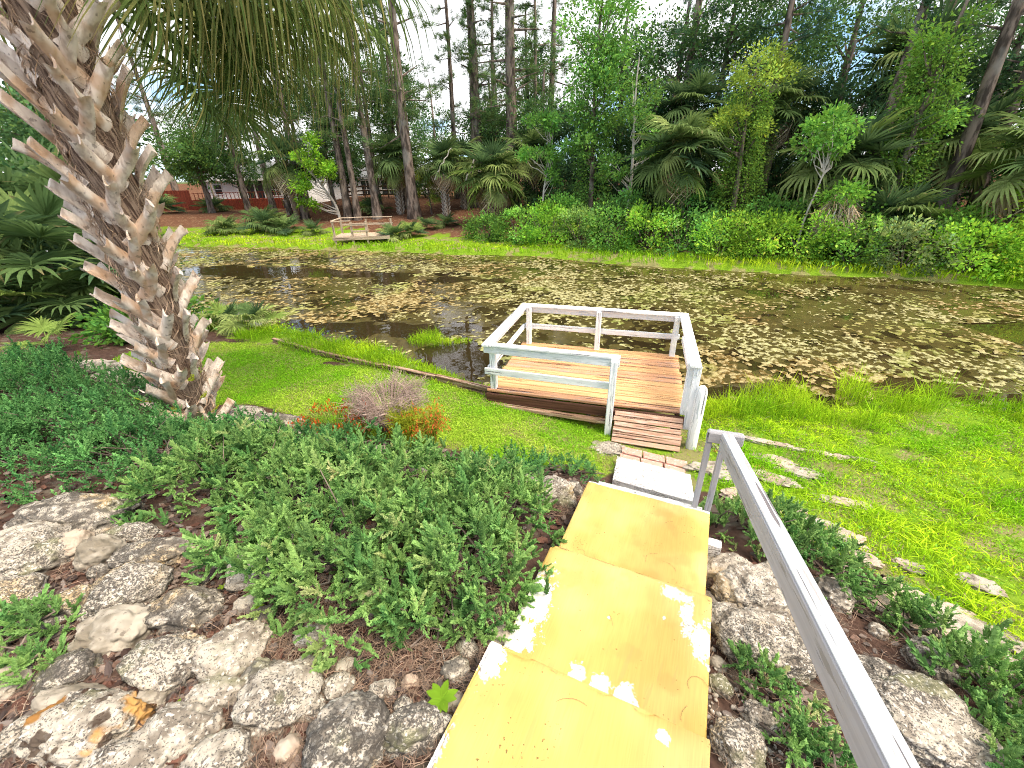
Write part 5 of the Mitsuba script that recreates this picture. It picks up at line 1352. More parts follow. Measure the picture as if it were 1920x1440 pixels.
mb = MB()
x, y, z = grass_at(180000, (-6.8, 1.6, 3.6, 8.0), 0.5, LAWN_L.buffer(0.12))
c = tone_map(x, y, 1.3, (0.25, 0.52, 0.028), (0.43, 0.61, 0.07)) * np.exp(rng.normal(0, 0.26, (len(x), 1)))
dry = rng.uniform(size=len(x)) < 0.04 + 0.25 * (meshkit.fbm(np.column_stack([x * 1.9, y * 1.9, x * 0 + 31]), 3) > 0.56)
c[dry] = np.array([0.46, 0.46, 0.17])
mb.add(*blades(x, y, z, rng.uniform(0.025, 0.06, len(x)), 0.0045, c, 0.85))
x, y, z = grass_at(150000, (1.3, 9.0, 0.5, 6.2), 0.5, LAWN_R)
c = tone_map(x, y, 1.3, (0.23, 0.50, 0.018), (0.46, 0.66, 0.03)) * np.exp(rng.normal(0, 0.26, (len(x), 1)))
tuft = meshkit.fbm(np.column_stack([x * 4.5, y * 4.5, x * 0 + 3]), 3)
thin = meshkit.fbm(np.column_stack([x * 2.1, y * 2.1, x * 0 + 13]), 3) + 0.25 * np.clip((3.3 - x) / 1.2, 0, 1)
k = rng.uniform(size=len(x)) < np.clip(1.25 - (thin - 0.52) * 5, 0.12, 1)
x, y, z, c, tuft = x[k], y[k], z[k], c[k], tuft[k]
dry = rng.uniform(size=len(x)) < 0.06 + 0.2 * np.clip((3.4 - x) * 0.6, 0, 1) * np.clip((3.2 - y), 0, 1)
c[dry] = np.array([0.33, 0.28, 0.16])
mb.add(*blades(x, y, z, rng.uniform(0.025, 0.065, len(x)) * (0.5 + 2.2 * np.clip(tuft - 0.3, 0, 0.5) / 0.5), 0.005, c, 0.8))
mb.put('lawn_grass', 'm_leaf')
say('lawn_grass', 'bright yellow-green mown grass of the lawns either side of the dock', kind='stuff')

mb = MB()  # leafy weeds mixed in the right lawn
x, y, z = grass_at(26000, (1.8, 8.5, 1.2, 6.2), 0.6, LAWN_R)
k = meshkit.fbm(np.column_stack([x * 1.1, y * 1.1, x * 0 + 8]), 3) > 0.46
x, y, z = x[k], y[k], z[k]
add_leaves(mb, np.column_stack([x, y, z + rng.uniform(0.01, 0.06, len(x))]), np.column_stack([rng.normal(size=len(x)), rng.normal(size=len(x)), rng.uniform(0, 0.6, len(x))]), rng.uniform(0.018, 0.04, len(x)), hsv_jitter((0.17, 0.31, 0.03), len(x), 0.25))
mb.put('lawn_weeds', 'm_leaf')
say('lawn_weeds', 'small broad-leaved weeds spreading through the right lawn', kind='stuff')

mb = MB()  # taller grass at the near margins of the pond
d_ = lambda x, y: shapely.distance(shapely.points(np.column_stack([x, y])), _edge)
x, y = rng.uniform(-7.5, 9.5, 150000), rng.uniform(4.4, 10.5, 150000)
inn = shapely.contains_xy(POND, x, y)
d = d_(x, y)
lump = meshkit.fbm(np.column_stack([x * 1.5, y * 1.5, x * 0 + 6]), 3)
left = x < -0.35
k = np.where(inn, d < 0.30 * (lump - 0.3) * 3, d < np.where(left, 1.2, 0.75) * lump * 1.6) & ~shapely.contains_xy(LAWN_L, x, y) & ~shapely.contains_xy(_pav, x, y) & ~shapely.contains_xy(_keep_out[0], x, y) & (y < 11 - x * 0.1)
k &= (rng.uniform(size=len(x)) < 0.75)
isle = ((x + 1.5) / 0.85) ** 2 + ((y - 9.0) / 0.33) ** 2 < 1.0 + (lump - 0.5) * 2
k &= ~(((x + 1.05) / 0.72) ** 2 + ((y - 7.75) / 0.85) ** 2 < 1)
k |= isle & (rng.uniform(size=len(x)) < 0.8)
x, y, lump = x[k], y[k], lump[k]
z = np.maximum(height(x, y), 0.0)
k = in_frame(x, y, z)
x, y, z, lump = x[k], y[k], z[k], lump[k]
L = (0.05 + 0.22 * np.clip(lump - 0.38, 0, 0.3) / 0.3) * rng.uniform(0.6, 1.3, len(x)) * np.where((x < -0.2) & (x > -1.9) & (y < 8), 0.5, 1.0) * np.where((x > 5.0) & (y > 4.5), 2.2, np.where(x > 2.4, 1.5, 1.0))
c = tone_map(x, y, 1.1, (0.24, 0.44, 0.02), (0.44, 0.62, 0.03)) * np.exp(rng.normal(0, 0.25, (len(x), 1)))
mb.add(*blades(x, y, z, L, 0.005, c, 0.45))
mb.put('marsh_grass', 'm_leaf')
say('marsh_grass', 'taller lush grass along the near margin of the pond', kind='stuff')

mb = MB()  # weeds with small white flowers by the timber edge
n = 5200
x, y = rng.uniform(-5.0, 0.2, n), rng.uniform(5.6, 9.2, n)
line = np.interp(x, [-4.72, -3.5, -2.2, -1.2, -0.30], [7.93, 7.2, 6.53, 6.05, 5.56])
k = (y > line + 0.06) & (y < line + 0.95) & (x < -1.6) & (meshkit.fbm(np.column_stack([x * 1.8, y * 1.8, x * 0]), 3) > 0.42)
x, y = x[k], y[k]
z = np.maximum(height(x, y), 0.0) + rng.uniform(0.02, 0.28, len(x))
add_leaves(mb, np.column_stack([x, y, z]), rng.normal(size=(len(x), 3)), rng.uniform(0.03, 0.07, len(x)), hsv_jitter((0.16, 0.29, 0.03), len(x), 0.25))
mb.put('margin_weeds', 'm_leaf')
say('margin_weeds', 'leafy weeds crowding behind the timber edging', kind='stuff')

mb = MB()  # far shore grass
n = 52000
x, y = rng.uniform(-26, 18, n), rng.uniform(11, 30, n)
d = d_(x, y)
inn = shapely.contains_xy(POND, x, y)
lump = meshkit.fbm(np.column_stack([x * 0.5, y * 0.5, x * 0 + 6]), 3)
k = ~inn & (d < np.where(x < -9, 3.6, np.where(x < 0, 2.3, 2.0))) & (y > 9 - x * 0.1) & (rng.uniform(size=n) < np.where(x < 0, 0.8, 1.0) * np.clip(1.35 - d / np.where(x < 0, 3.4, 1.9), 0, 1))
x, y, d, lump = x[k], y[k], d[k], lump[k]
z = height(x, y)
L = np.where(x < 0, 0.10 + 0.22 * np.exp(-d * 1.6), 0.12 + 0.24 * np.exp(-d * 1.3)) * (0.5 + lump) * rng.uniform(0.6, 1.3, len(x))
c = tone_map(x, y, 0.45, (0.25, 0.47, 0.02), (0.46, 0.62, 0.03)) * np.exp(rng.normal(0, 0.25, (len(x), 1)))
V, F, C = blades(x, y, z, L, np.where(x < 0, 0.03, 0.022), c, 0.4)
mb.add(V, F, C)
mb.put('bank_grass', 'm_leaf')
say('bank_grass', 'bright lime grass fringing the far shore', kind='stuff')

# ------------------------------------------------------------------ junipers
from scipy.spatial import cKDTree


def shoot(n, L, g):
    """a stubby spray: short scaly spikes packed round a stem"""
    parts = []
    ax = np.array([0, 0, 1.0])
    for i in range(n):
        s = (i + 0.5) / n
        a = i * 2.4 + g.normal(0, 0.3)
        d = np.array([math.cos(a), math.sin(a), 1.0 + 0.8 * s + g.normal(0, 0.2)])
        d /= np.linalg.norm(d)
        l = L * (0.25 - 0.10 * s) * (1 + g.normal(0, 0.2))
        b = ax * L * (0.12 + 0.88 * s)
        u = np.cross(d, [0.3, 0.5, 0.8])
        u /= np.linalg.norm(u)
        w = np.cross(d, u)
        r = 0.074 * L + 0.0012
        m = b + d * l * 0.12
        v = np.array([m + u * r, m - u * r * 0.5 + w * r * 0.87, m - u * r * 0.5 - w * r * 0.87, b + d * l])
        f = np.array([[0, 1, 3], [1, 2, 3], [2, 0, 3]])
        parts.append((v, f))
    return cat(parts)


def sprig(seed, n_main, n_side, k_side):
    g = np.random.default_rng(seed)
    parts = [shoot(n_main, 1.0, g)]
    for i in range(k_side):
        a = i * 2 * math.pi / k_side + g.normal(0, 0.4)
        d = np.array([math.cos(a), math.sin(a), 0.9 + g.normal(0, 0.2)])
        v, f = shoot(n_side, 0.62 * (1 + g.normal(0, 0.15)), g)
        M = frames(np.array([[0, 0, 0.05 + 0.3 * g.uniform()]]), d[None], np.array([g.uniform(0, 6)]), 1.0)
        v, f = spread(v, f, M)
        parts.append((v, f))
    v, f = cat(parts)
    return v, f


NEAR = [sprig(s, 22, 13, 3) for s in range(4)]
FARS = [sprig(10 + s, 9, 5, 3) for s in range(4)]


def juniper(x, y, rx, ry, h, label, dens, near, size, ang=0.0, col=(0.085, 0.25, 0.085), col2=(0.20, 0.44, 0.14)):
    if near:
        col, col2 = (0.14, 0.32, 0.10), (0.36, 0.58, 0.18)
    rx, ry, h = rx * 1.12, ry * 1.15, h * 1.38
    dens *= 1.0
    size *= 1.06
    dens *= 0.95
    k = say(key_for('juniper_shrub'), label, 'shrub')
    n = int(dens * math.pi * rx * ry)
    r = np.sqrt(rng.uniform(0, 1.0, n))
    a = rng.uniform(0, 6.28, n)
    lx, ly = r * np.cos(a), r * np.sin(a)
    e = 1 + 0.22 * np.sin(a * 3 + x * 7) + 0.12 * np.sin(a * 7 + y * 5)
    lx, ly = lx * e, ly * e
    c, s = math.cos(ang), math.sin(ang)
    X, Y = x + (lx * rx) * c - (ly * ry) * s, y + (lx * rx) * s + (ly * ry) * c
    dome = h * np.clip(1 - r ** 2.4, 0, 1) ** 0.6
    nc = max(6, int(34 * math.pi * rx * ry))
    cen = np.column_stack([rng.uniform(-1.3, 1.3, nc * 2), rng.uniform(-1.3, 1.3, nc * 2)]) * [rx, ry]
    P2 = np.column_stack([lx * rx, ly * ry])
    dist, which_c = cKDTree(cen).query(P2)
    keep = dist < 0.135
    bump = np.exp(-(dist / 0.085) ** 2) * rng.uniform(0.35, 1.0, nc * 2)[which_c]
    pull = (P2 - cen[which_c]) / 0.10
    lump = 0.5 * meshkit.fbm(np.column_stack([X * 3.2, Y * 3.2, X * 0 + 3]), 3) + 0.5 * bump
    depth = rng.uniform(0, 1, n) ** 1.6
    Z = height(X, Y) + (dome * (0.62 + 0.55 * lump) + 0.22 * min(1.0, h / 0.3) * bump) * (1 - 0.5 * depth) - np.where(keep, 0.0, 0.07) + 0.01
    nx = np.column_stack([lx / rx * c - ly / ry * s, lx / rx * s + ly / ry * c, X * 0]) * (h * 0.9) * (r ** 1.5)[:, None]
    px, py = pull[:, 0] * c - pull[:, 1] * s, pull[:, 0] * s + pull[:, 1] * c
    d = nrm(nx * 0.7 + np.column_stack([px * 0.55 + rng.normal(0, 0.22, n), py * 0.55 + rng.normal(0, 0.22, n) - 0.08, 0.85 + 0 * X]))
    mb = MB()
    tone = np.clip(meshkit.noise(np.column_stack([X * 7, Y * 7, X * 0 + 5]))[:, None] * 0.8 + rng.normal(0.1, 0.25, (n, 1)), 0, 1)
    cols = (np.asarray(col) * (1 - tone) + np.asarray(col2) * tone) * np.exp(rng.normal(0, 0.2, (n, 1)))
    which = rng.integers(0, 4, n)
    sz = size * np.exp(rng.normal(0, 0.22, n))
    pos = np.column_stack([X, Y, Z]) - d * (sz * 0.55)[:, None]
    for q in range(4):
        m = which == q
        v0, f0 = (NEAR if near else FARS)[q]
        v, f = spread(v0, f0, frames(pos[m], d[m], rng.uniform(0, 6.28, m.sum()), sz[m]))
        mb.add(v, f, np.repeat(np.clip(cols[m], 0.004, 0.6), len(v0), 0))
    mb.put(k + '__foliage', 'm_leaf')
    bm = MB()
    for i in range(int(14 + 60 * rx * ry)):
        j = rng.integers(0, n)
        t = np.array([X[j], Y[j], Z[j] - 0.03])
        o = np.array([x + rng.normal(0, 0.1), y + rng.normal(0, 0.1), float(height(x, y)) + 0.01])
        m_ = (t + o) / 2 + [rng.normal(0, 0.06), rng.normal(0, 0.06), 0.02]
        bm.add(*tube(np.array([o, (o + m_) / 2, m_, t]), np.array([0.012, 0.009, 0.006, 0.003]), 4, False))
    bm.put(k + '__stems', 'm_bark', stuff='thin woody stems inside the juniper')


for a in [(-1.08, 1.92, .62, .55, .40, 'front juniper nearest the camera, spilling over the mulch left of the steps', 430, True, .115), (-.40, 1.92, .48, .48, .40, 'juniper crowding the left side of the second yellow step', 430, True, .115), (-.22, 2.62, .52, .45, .36, 'juniper beside the third yellow step, below the lumpy lichen rock', 380, True, .12),
          (-.42, 1.50, .26, .18, .20, 'lowest lobe of juniper leaning over the needles beside the second step', 430, True, .115), (-1.65, 2.72, .60, .52, .40, 'juniper behind the rounded grey rock', 340, True, .12), (-.95, 3.02, .62, .45, .34, 'juniper in front of the firecracker flowers', 300, True, .125), (-2.45, 3.05, .70, .55, .38, 'juniper above the long mossy grey rock', 300, True, .125), (-3.45, 3.35, .75, .58, .38, 'juniper above the broad dark-topped rock', 240, False, .14),
          (-4.4, 3.75, .85, .65, .40, 'blue-green juniper left of the palm foot', 220, False, .145), (-5.5, 4.55, .90, .65, .40, 'dark juniper spreading towards the left edge of the picture', 200, False, .15), (-6.7, 5.0, .95, .7, .42, 'darkest juniper at the left edge below the pale ledge', 180, False, .16), (-5.1, 3.2, .7, .5, .36, 'juniper at the left edge above the rock bed', 220, False, .145),
          (-1.9, 3.62, .62, .40, .26, 'low juniper in front of the grey ledge rocks', 280, False, .13), (-2.95, 3.85, .55, .36, .28, 'juniper hiding the foot of the palm', 260, False, .135), (-.15, 3.42, .45, .26, .20, 'low juniper strip along the lower edge of the lawn', 320, False, .11), (.55, 3.62, .42, .24, .14, 'dark low juniper by the grey triangular stone', 340, False, .10),
          (-2.58, 1.44, .24, .15, .11, 'small bright juniper sprig lying over rocks at the left edge', 360, True, .10), (-2.30, 1.19, .22, .10, .08, 'lower small bright juniper sprig near the left edge', 360, True, .09),
          (2.02, 2.72, .36, .42, .20, 'juniper between the broken post stub and the handrail', 320, True, .11), (2.40, 2.22, .34, .46, .20, 'juniper right of the handrail, beside the flat lawn stones', 320, True, .11), (2.62, 1.68, .22, .22, .17, 'narrow juniper strip behind the dark speckled boulder', 340, True, .11),
          (2.72, 1.30, .34, .26, .26, 'bright juniper in the lower right corner', 340, True, .115), (2.42, .96, .34, .22, .26, 'dark juniper cut off by the lower right corner', 340, True, .115), (1.24, 1.08, .17, .20, .15, 'small juniper left of the handrail by the lowest steps', 380, True, .10), (1.26, .82, .18, .12, .13, 'smallest juniper tuft at the bottom edge under the handrail', 380, True, .095)]:
    juniper(*a)

# ------------------------------------------------------------------ foreground palm


def f_boot(p, n, uv):
    c = mix([0.44, 0.36, 0.30], [0.71, 0.635, 0.56], smoothstep(0.25, 0.62, fbm(p.x * 30, p.y * 30, p.z * 7, 4)))
    c = mix(c, [0.47, 0.27, 0.13], smoothstep(0.50, 0.66, fbm(p.x * 6, p.y * 6, p.z * 5, 3)) * 0.6)
    return mix(c, [0.13, 0.09, 0.07], smoothstep(0.66, 0.74, fbm(p.x * 30, p.y * 30, p.z * 16, 3)) * 0.6)


mat('m_boot', {'type': 'twosided', 'b': {'type': 'principled', 'base_color': proc(f_boot), 'roughness': 0.55, 'specular': 0.3}})


def f_fibre(p, n, uv):
    a = dr.atan2(p.y - 4.2, p.x + 3.62)
    g = fbm(a * 26 + p.z * 30, p.z * 6 - a * 4, 1.0, 4)
    return mix([0.09, 0.06, 0.045], [0.36, 0.27, 0.205], smoothstep(0.3, 0.68, g))


mat('m_fibre', {'type': 'bumpmap', 'arbitrary': proc(lambda p, n, uv: 0.02 * fbm(dr.atan2(p.y - 4.2, p.x + 3.62) * 26 + p.z * 30, p.z * 6, 1.0, 3)), 'scale': 1.0, 'b': {'type': 'diffuse', 'reflectance': proc(f_fibre)}})
fp = say('foreground_palm', 'tall palm with criss-cross split leaf bases rising beside the left juniper bed', 'palm')
PZ = np.linspace(0, 1, 40)
PAX = np.column_stack([np.interp(PZ, [0, 0.45, 1], [-3.76, -3.57, -3.46]), np.interp(PZ, [0, 1], [4.30, 4.12]), 0.45 + 4.85 * PZ])
v, f = tube(PAX, 0.165 + 0.015 * np.exp(-PZ * 16) + 0.05 * PZ, 40)
dd = v - np.column_stack([np.interp(v[:, 2], PAX[:, 2], PAX[:, 0]), np.interp(v[:, 2], PAX[:, 2], PAX[:, 1]), v[:, 2]])
v = v + dd * ((meshkit.fbm(v * 7, 3) - 0.5) * 0.35)[:, None]
ang = np.arctan2(dd[:, 1], dd[:, 0])
scene[fp + '__trunk'] = mikit.ply((v, f), 'm_fibre', True, uv=np.column_stack([ang, v[:, 2]]))


def boot(c, out, side, lean, L, w0, w1, peel, curl, g):
    """a cut leaf base: a cupped strap that leaves the trunk, tilts to one side and peels outward"""
    n, m = 8, 7
    s = np.linspace(0, 1, n)
    up = np.array([0, 0, 1.0])
    pts, V, U = [], [], []
    p = c.copy()
    for i in range(n):
        pe = peel * (0.35 + 0.65 * s[i]) + curl * s[i] ** 3
        la = lean * (1 - 0.25 * s[i])
        t = nrm(up * math.cos(la) * math.cos(pe) + side * math.sin(la) * math.cos(pe) + out * math.sin(pe))
        if i:
            p = p + t * L / (n - 1)
        nrmal = nrm(out - t * (out @ t))
        b = np.cross(t, nrmal)
        w = (w0 + (w1 - w0) * s[i] ** 0.7) * (1 + 0.05 * g.normal())
        for j in range(m):
            q = j / (m - 1) * 2 - 1
            cup = 0.20 * w * (q * q) * (0.4 + 0.8 * s[i])
            V.append(p + b * q * w / 2 - nrmal * cup + nrmal * (0.022 * (1 - q * q)))
            U.append([s[i] * L, q * w / 2 + c[2]])
    V, U = np.array(V), np.array(U)
    k = len(V)
    qq = (np.arange(k) % m) / (m - 1) * 2 - 1
    ins = V - out * (0.012 + 0.016 * (1 - qq * qq))[:, None]
    # ragged cut at the tip
    tip = np.arange(k) // m == n - 1
    rag = g.normal(0, 0.004, k) + 0.016 * np.cos(np.arange(k) % m / (m - 1) * 6.28)
    V[tip] += up * rag[tip][:, None]
    ins[tip] += up * rag[tip][:, None]
    W = np.vstack([V, ins])
    F = []
    for i in range(n - 1):
        for j in range(m - 1):
            a = i * m + j
            F += [[a, a + 1, a + m + 1], [a, a + m + 1, a + m], [k + a, k + a + m + 1, k + a + 1], [k + a, k + a + m, k + a + m + 1]]
        for j in (0, m - 1):
            a = i * m + j
            q = [[a, a + m, k + a + m], [a, k + a + m, k + a]]
            F += q if j == 0 else [t[::-1] for t in q]
    for j in range(m - 1):
        a = (n - 1) * m + j
        F += [[a, a + 1, k + a + 1], [a, k + a + 1, k + a]]
    return W, np.array(F), np.vstack([U, U])


g = np.random.default_rng(21)
rows = 18
for i in range(rows):
    z = 0.40 + i * 0.242
    per = 7
    for j in range(per):
        a = (j + 0.5 * (i % 2)) * 2 * math.pi / per + g.normal(0, 0.07) + i * 0.06
        zz = z + g.normal(0, 0.025)
        c = np.array([np.interp(zz, PAX[:, 2], PAX[:, 0]), np.interp(zz, PAX[:, 2], PAX[:, 1]), zz])
        out, side = np.array([math.cos(a), math.sin(a), 0]), np.array([-math.sin(a), math.cos(a), 0])
        lean = (0.80 if (i + j) % 2 else -0.86) * g.uniform(0.85, 1.15)
        L = g.uniform(0.42, 0.54) * (0.88 + 0.14 * i / rows)
        rt = 0.155 + 0.055 * i / rows
        W, F, U = boot(c + out * rt, out, side, lean, L, g.uniform(0.13, 0.155), g.uniform(0.085, 0.105), g.uniform(0.24, 0.44), g.uniform(0.0, 0.5), g)
        put(fp + '__boot', (W, F), 'm_boot', 42)
mb = MB()
n = 3600
a, z = g.uniform(0, 6.28, n), g.uniform(0.6, 5.1, n)
c = np.column_stack([np.interp(z, PAX[:, 2], PAX[:, 0]), np.interp(z, PAX[:, 2], PAX[:, 1]), z])
d = np.column_stack([np.cos(a), np.sin(a), a * 0])
s_ = np.column_stack([-np.sin(a), np.cos(a), a * 0])
L = g.uniform(0.08, 0.22, n)
ln = g.normal(0, 0.9, n)[:, None]
p0 = c + d * (0.172 + 0.05 * (z - 0.45) / 4.85)[:, None]
tdir = nrm(s_ * ln + np.array([0, 0, 1.0]) * np.sign(g.normal(size=(n, 1))) * 0.8)
V = np.stack([p0, p0 + [0, 0, 0.002], p0 + tdir * (L * 0.5)[:, None] + d * (0.02 + 0.025 * g.uniform(size=(n, 1))), p0 + tdir * (L * 0.5)[:, None] + d * 0.03 + [0, 0, 0.0025], p0 + tdir * L[:, None] + d * g.uniform(0.0, 0.05, (n, 1))], 1)
F = np.array([[0, 1, 3], [0, 3, 2], [2, 3, 4]])[None] + (np.arange(n) * 5)[:, None, None]
mb.add(V.reshape(-1, 3), F.reshape(-1, 3), np.repeat(np.array([0.36, 0.27, 0.20]) * np.exp(g.normal(0, 0.35, (n, 1))), 5, 0))
mb.put(fp + '__fibres', 'm_dry')
labels[fp + '__fibres'] = {'label': 'brown hairy fibres between the leaf bases', 'kind': 'stuff'}
mb = MB()
NEARF = []
for s in range(4):
    vv, ff = fan(54, 1.0, [1.05, 0.85, 1.25, 0.6][s], seed=70 + s, arc=2.5, cup=0.25, petiole=1.25, seg_w=0.016, stations=8, split=0.28, rag=0.1)
    nb = 24
    gg = np.random.default_rng(s)
    blade = np.arange(len(vv)) // nb
    tone = np.exp(gg.normal(0, 0.25, blade.max() + 1))[blade][:, None]
    cc = np.array([(0.13, 0.20, 0.06), (0.16, 0.23, 0.065), (0.20, 0.24, 0.08), (0.12, 0.19, 0.06)][s]) * tone
    tipq = (((np.arange(len(vv)) % nb) // 3) / 7.0)[:, None] * (gg.uniform(size=blade.max() + 1)[blade] < 0.35)[:, None]
    cc = cc * (1 - tipq ** 2) + np.array([0.42, 0.36, 0.14]) * tipq ** 2
    NEARF.append(mikit.ply((vv, ff), 'm_leaf', False, color=np.clip(cc, 0.004, 0.8)))
CR = np.array([-3.46, 4.12, 5.25])
for hx, hy, hz, R, sh, roll in [(-3.00, 4.80, 4.22, 0.85, 3, 0.3), (-2.55, 4.65, 5.15, 1.05, 0, 0.1), (-2.10, 4.85, 5.1, 1.1, 2, 0.2), (-1.72, 5.25, 5.3, 1.15, 0, -0.1), (-2.85, 4.85, 4.95, 1.0, 2, 0.2), (-2.4, 5.6, 5.0, 1.1, 1, 0.0), (-3.2, 5.5, 4.9, 1.1, 0, 0.1),
                                (-4.6, 5.0, 5.1, 1.1, 1, 0.0), (-4.9, 4.0, 5.3, 1.1, 0, 0.0), (-2.70, 5.1, 4.65, 0.85, 3, -0.3), (-2.2, 4.3, 5.55, 1.15, 0, 0.0), (-1.95, 5.9, 5.1, 1.1, 0, 0.3), (-2.9, 6.0, 5.0, 1.1, 1, 0.1), (-2.75, 3.5, 5.75, 1.1, 2, 0), (-3.6, 5.4, 5.8, 1.1, 3, 0), (-3.3, 3.2, 6.0, 1.1, 3, 0), (-2.85, 5.35, 4.45, 0.95, 3, 0.2), (-3.2, 5.7, 4.3, 0.95, 3, -0.2), (-3.05, 4.55, 4.75, 0.9, 0, 0.1), (-2.45, 5.0, 4.9, 0.95, 2, 0.3)]:
    hpos = np.array([hx, hy, hz])
    d = hpos - CR
    az, pitch = math.atan2(d[1], d[0]), math.atan2(d[2], np.hypot(d[0], d[1]))
    frond_at(fp + '__frond', NEARF[sh], hpos, az, max(pitch, -0.75), R, roll)

# ------------------------------------------------------------------ left thicket and small plants
palm(-10.6, 9.9, 1.7, 'big dark fan palmetto at the left edge beyond the juniper bed', 1.3, 22, 3, 0.12, False, lo=-0.7, hi=1.3, pale=0.0, petiole=0.9, name='palmetto')
palm(-9.9, 9.0, 0.95, 'palmetto with a folded pale green fan left of the palm trunk', 1.0, 12, 4, 0.12, False, lo=-0.5, hi=1.2, pale=0.25, petiole=0.7, name='palmetto')
palm(-12.6, 12.6, 2.3, 'tall palmetto behind the dark one at the left edge', 1.4, 22, 3, 0.14, False, lo=-0.7, hi=1.35, pale=0.0, petiole=0.9, name='palmetto')
palm(-6.3, 9.0, 0.5, 'small pale palmetto at the water edge right of the palm trunk', 0.42, 11, 2, 0.05, False, lo=0.1, hi=1.3, pale=0.9, petiole=0.8, name='palmetto')
palm(-5.6, 8.8, 0.55, 'second small palmetto beside the end of the timber edging', 0.36, 9, 1, 0.05, False, lo=0.2, hi=1.3, pale=1.0, petiole=0.9, name='palmetto')
for x, y, r, h, col, lab in [(-14.5, 13.5, 1.9, 3.6, (0.045, 0.095, 0.03), 'dark bush at the left edge behind the palmettos'), (-15.5, 17.5, 1.5, 2.6, (0.06, 0.12, 0.03), 'green bush beyond the palmettos at the left edge of the pond'), (-17.5, 18.0, 2.4, 4.4, (0.04, 0.085, 0.03), 'large dark bush furthest left by the pond'),
                             (-10.4, 11.0, 1.0, 1.2, (0.05, 0.11, 0.025), 'dark leafy bush low behind the palm trunk'), (-7.4, 8.3, 0.9, 0.5, (0.07, 0.16, 0.03), 'low green leafy plants left of the palm trunk'), (-21.5, 22.5, 2.6, 4.6, (0.05, 0.10, 0.03), 'dark bush at the far left end of the pond')]:
    k = say(key_for('thicket_shrub'), lab, 'shrub')
    mb = MB()
    crown(mb, (x, y, float(height(x, y)) + h * 0.48), (r, r, h * 0.55), 60, 75, 0.10 if r < 1.3 else 0.15, col, 0.33 * r ** 0.5, 0.3, 0.1, 0.5)
    mb.put(k + '__foliage', 'm_leaf')
for x, y, h, lab in [(-24, 27, 9, 'tree behind the far left end of the pond'), (-30, 31, 10, 'tree further left behind the pond end'), (-38, 42, 11, 'tree left of the red deck'), (-44, 46, 11, 'tree at the left limit of the view'), (-36, 56, 12, 'tree behind the white house'), (-20, 58, 12, 'tree behind the roof of the white house'), (-9, 60, 12, 'tree behind the white outbuilding'), (-1, 54, 12, 'tree far behind the big straw-skirted palm')]:
    broadleaf('dark_tree', x, y, h, 0.22, [(0, 0, h * 0.66, 3.0, 2.6, h * 0.24, 55, 85), (0.5, -0.5, h * 0.4, 2.4, 2.2, h * 0.18, 35, 80)], lab, (0.055, 0.11, 0.04), 0.24)

# firecracker plants, dry bush
def spray_plant(name, x, y, h, r, n, col, label, cat_, lean=0.5, flowers=0, fcol=(0.75, 0.16, 0.04), w=0.0016, sub=3, bsdf='m_leaf'):
    k = say(key_for(name), label, cat_)
    z = float(height(x, y))
    mb, fm = MB(), MB()
    for i in range(n):
        a = rng.uniform(0, 6.28)
        d = np.array([math.cos(a), math.sin(a), 0])
        l = h * rng.uniform(0.6, 1.1)
        o = np.array([x, y, z]) + d * rng.uniform(0, r * 0.25)
        p = np.array([o, o + [0, 0, l * 0.45] + d * r * 0.25 * lean, o + [0, 0, l * 0.85] + d * r * 0.6 * lean, o + [0, 0, l * 0.95] + d * r * lean * rng.uniform(0.8, 1.3)])
        c = np.asarray(col) * math.exp(rng.normal(0, 0.25))
        v, f = tube(p, np.array([w * 1.6, w * 1.2, w, w * 0.5]), 3, False)
        mb.add(v, f, np.clip(c, 0, 0.8))
        for q in range(sub):
            t = rng.uniform(0.35, 1)
            b = p[1] * (1 - t) + p[3] * t + [0, 0, 0.05 * h * math.sin(t * 3.1)]
            e = b + nrm(rng.normal(size=3) + d * 0.6 + [0, 0, 0.5]) * h * rng.uniform(0.12, 0.28)
            v, f = tube(np.array([b, (b + e) / 2 + rng.normal(0, 0.01, 3), e]), np.array([w, w * 0.8, w * 0.4]), 3, False)
            mb.add(v, f, np.clip(c * rng.uniform(0.8, 1.3), 0, 0.8))
            if flowers and rng.uniform() < flowers:
                for u in range(3):
                    b2 = e + rng.normal(0, 0.018, 3)
                    v, f = tube(np.array([b2, b2 + [0, 0, -0.014] + rng.normal(0, 0.004, 3), b2 + [0, 0, -0.030] + rng.normal(0, 0.006, 3)]), np.array([0.0022, 0.004, 0.0055]), 5)
                    fm.add(v, f, np.array(fcol) * rng.uniform(0.7, 1.2))
    mb.put(k + '__stems', bsdf, stuff='thin branching stems')
    if flowers:
        fm.put(k + '__flowers', 'm_leaf')
        labels[k + '__flowers'] = {'label': 'hanging orange-red tubular flowers', 'kind': 'stuff'}
    return k


spray_plant('firecracker_plant', -2.12, 4.25, 0.34, 0.34, 130, (0.13, 0.20, 0.04), 'firecracker plant covered in orange-red flowers at the edge of the lawn', 'plant', 0.9, 0.45, w=0.0022)
spray_plant('firecracker_plant', -1.78, 4.22, 0.30, 0.22, 60, (0.12, 0.19, 0.04), 'sparser firecracker plant with one pink-orange bloom left of the dry bush', 'plant', 0.8, 0.12, (0.70, 0.25, 0.16), w=0.0022)
spray_plant('dry_bush', -1.52, 4.48, 0.60, 0.38, 330, (0.33, 0.255, 0.225), 'dry grey-mauve leafless bush behind the firecracker plants', 'bush', 0.95, w=0.0023, sub=7, bsdf='m_dry')
spray_plant('firecracker_plant', -1.24, 4.12, 0.52, 0.20, 150, (0.40, 0.48, 0.04), 'yellow-green firecracker plant in front of the dry bush', 'plant', 0.5, 0.04, w=0.0026, sub=4)
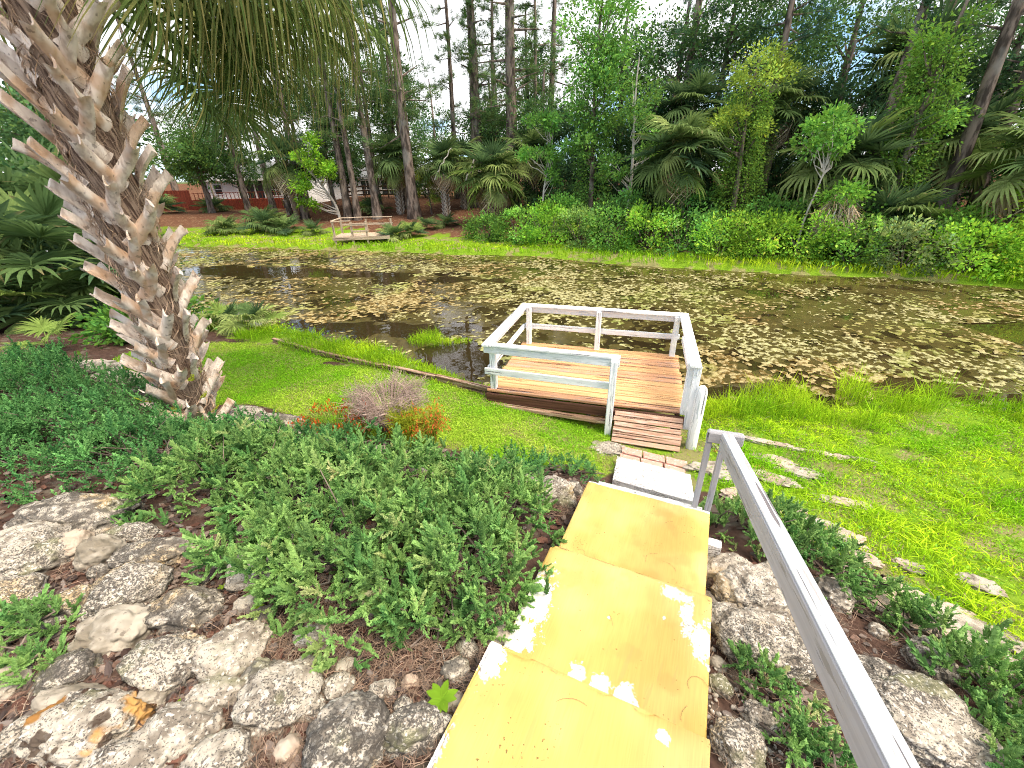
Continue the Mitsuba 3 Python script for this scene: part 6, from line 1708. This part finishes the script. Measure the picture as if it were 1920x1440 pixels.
spray_plant('firecracker_plant', -0.95, 4.12, 0.50, 0.18, 120, (0.36, 0.43, 0.05), 'firecracker plant with orange flower tips right of the dry bush', 'plant', 0.5, 0.22, (0.80, 0.25, 0.08), w=0.0024, sub=4)


def seedling(x, y, n, L, label, col=(0.20, 0.38, 0.03), up=0.5):
    k = say(key_for('seedling'), label, 'plant')
    z = float(height(x, y)) + 0.55 * L
    for i in range(n):
        a = i * 2.4 + 0.4
        d = np.array([math.cos(a), math.sin(a), up + 0.1 * (i % 3)])
        s = np.linspace(0, 1, 6)
        c = np.array([x, y, z + 0.02]) + np.outer(s * L, nrm(d)) + np.outer(-0.25 * L * s ** 2, [0, 0, 1])
        w = L * 0.21 * np.sin(np.clip(s, 0.04, 0.985) * math.pi) ** 0.7
        b = nrm(np.cross(d, [0, 0, 1]))
        u = np.cross(b, nrm(d))
        V = np.stack([c - np.outer(w, b) + np.outer(w * 0.3, u), c, c + np.outer(w, b) + np.outer(w * 0.3, u)], 1).reshape(-1, 3)
        F = []
        for q in range(5):
            o = q * 3
            F += [[o, o + 1, o + 4], [o, o + 4, o + 3], [o + 1, o + 2, o + 5], [o + 1, o + 5, o + 4]]
        put(k + '__leaf', (V, np.array(F)), 'm_leaf', True, color=np.repeat([np.array(col) * rng.uniform(0.8, 1.2)], len(V), 0))


seedling(-0.335, 1.04, 8, 0.085, 'bright green seedling growing beside the lowest yellow step')
for x, y, lab in [(-1.42, 1.55, 'tiny weed right of the ridge rock'), (-1.20, 1.20, 'tiny weed on the matched rock pair'), (-1.47, 1.02, 'tiny weed above the pale crusty rock'), (-1.95, 1.68, 'tiny yellow-green weed on the blackened grey-tan rock'), (-1.72, 1.70, 'tiny weed below the rounded grey rock')]:
    seedling(x, y, 5, 0.035, lab, (0.24, 0.38, 0.04), 0.8)
palm(-7.98, 6.9, 0.85, 'small withered palmetto leaf pair behind the pale ledge', 0.4, 3, 2, 0.03, False, lo=0.3, hi=1.2, pale=1.0, petiole=0.9, name='palmetto')
# yellow-green fern sprigs growing out of the palm foot
k = say('palm_fern', 'yellow-green fern leaves sprouting from the foot of the tall palm', 'fern')
for (dx, dy, dz) in [(0.30, -0.25, 0.35), (0.36, -0.18, 0.62), (0.18, -0.34, 0.55), (0.05, -0.38, 0.30), (0.34, -0.22, 0.85), (-0.05, -0.36, 0.68), (0.38, -0.12, 0.42)]:
    o = np.array([-3.76 + dx, 4.28 + dy, 0.6 + dz])
    d = nrm(np.array([dx, dy, 0.35]))
    mb = MB()
    for i in range(9):
        s = i / 8
        c = o + d * 0.16 * s
        for sg in (-1, 1):
            add_leaves(mb, c[None], nrm(np.cross(d, [0, 0, 1]) * sg + d * 0.5)[None], np.array([0.05 * (1 - 0.6 * s)]), np.array([[0.36, 0.42, 0.04]]))
    mb.put(k + '__leaf', 'm_leaf')
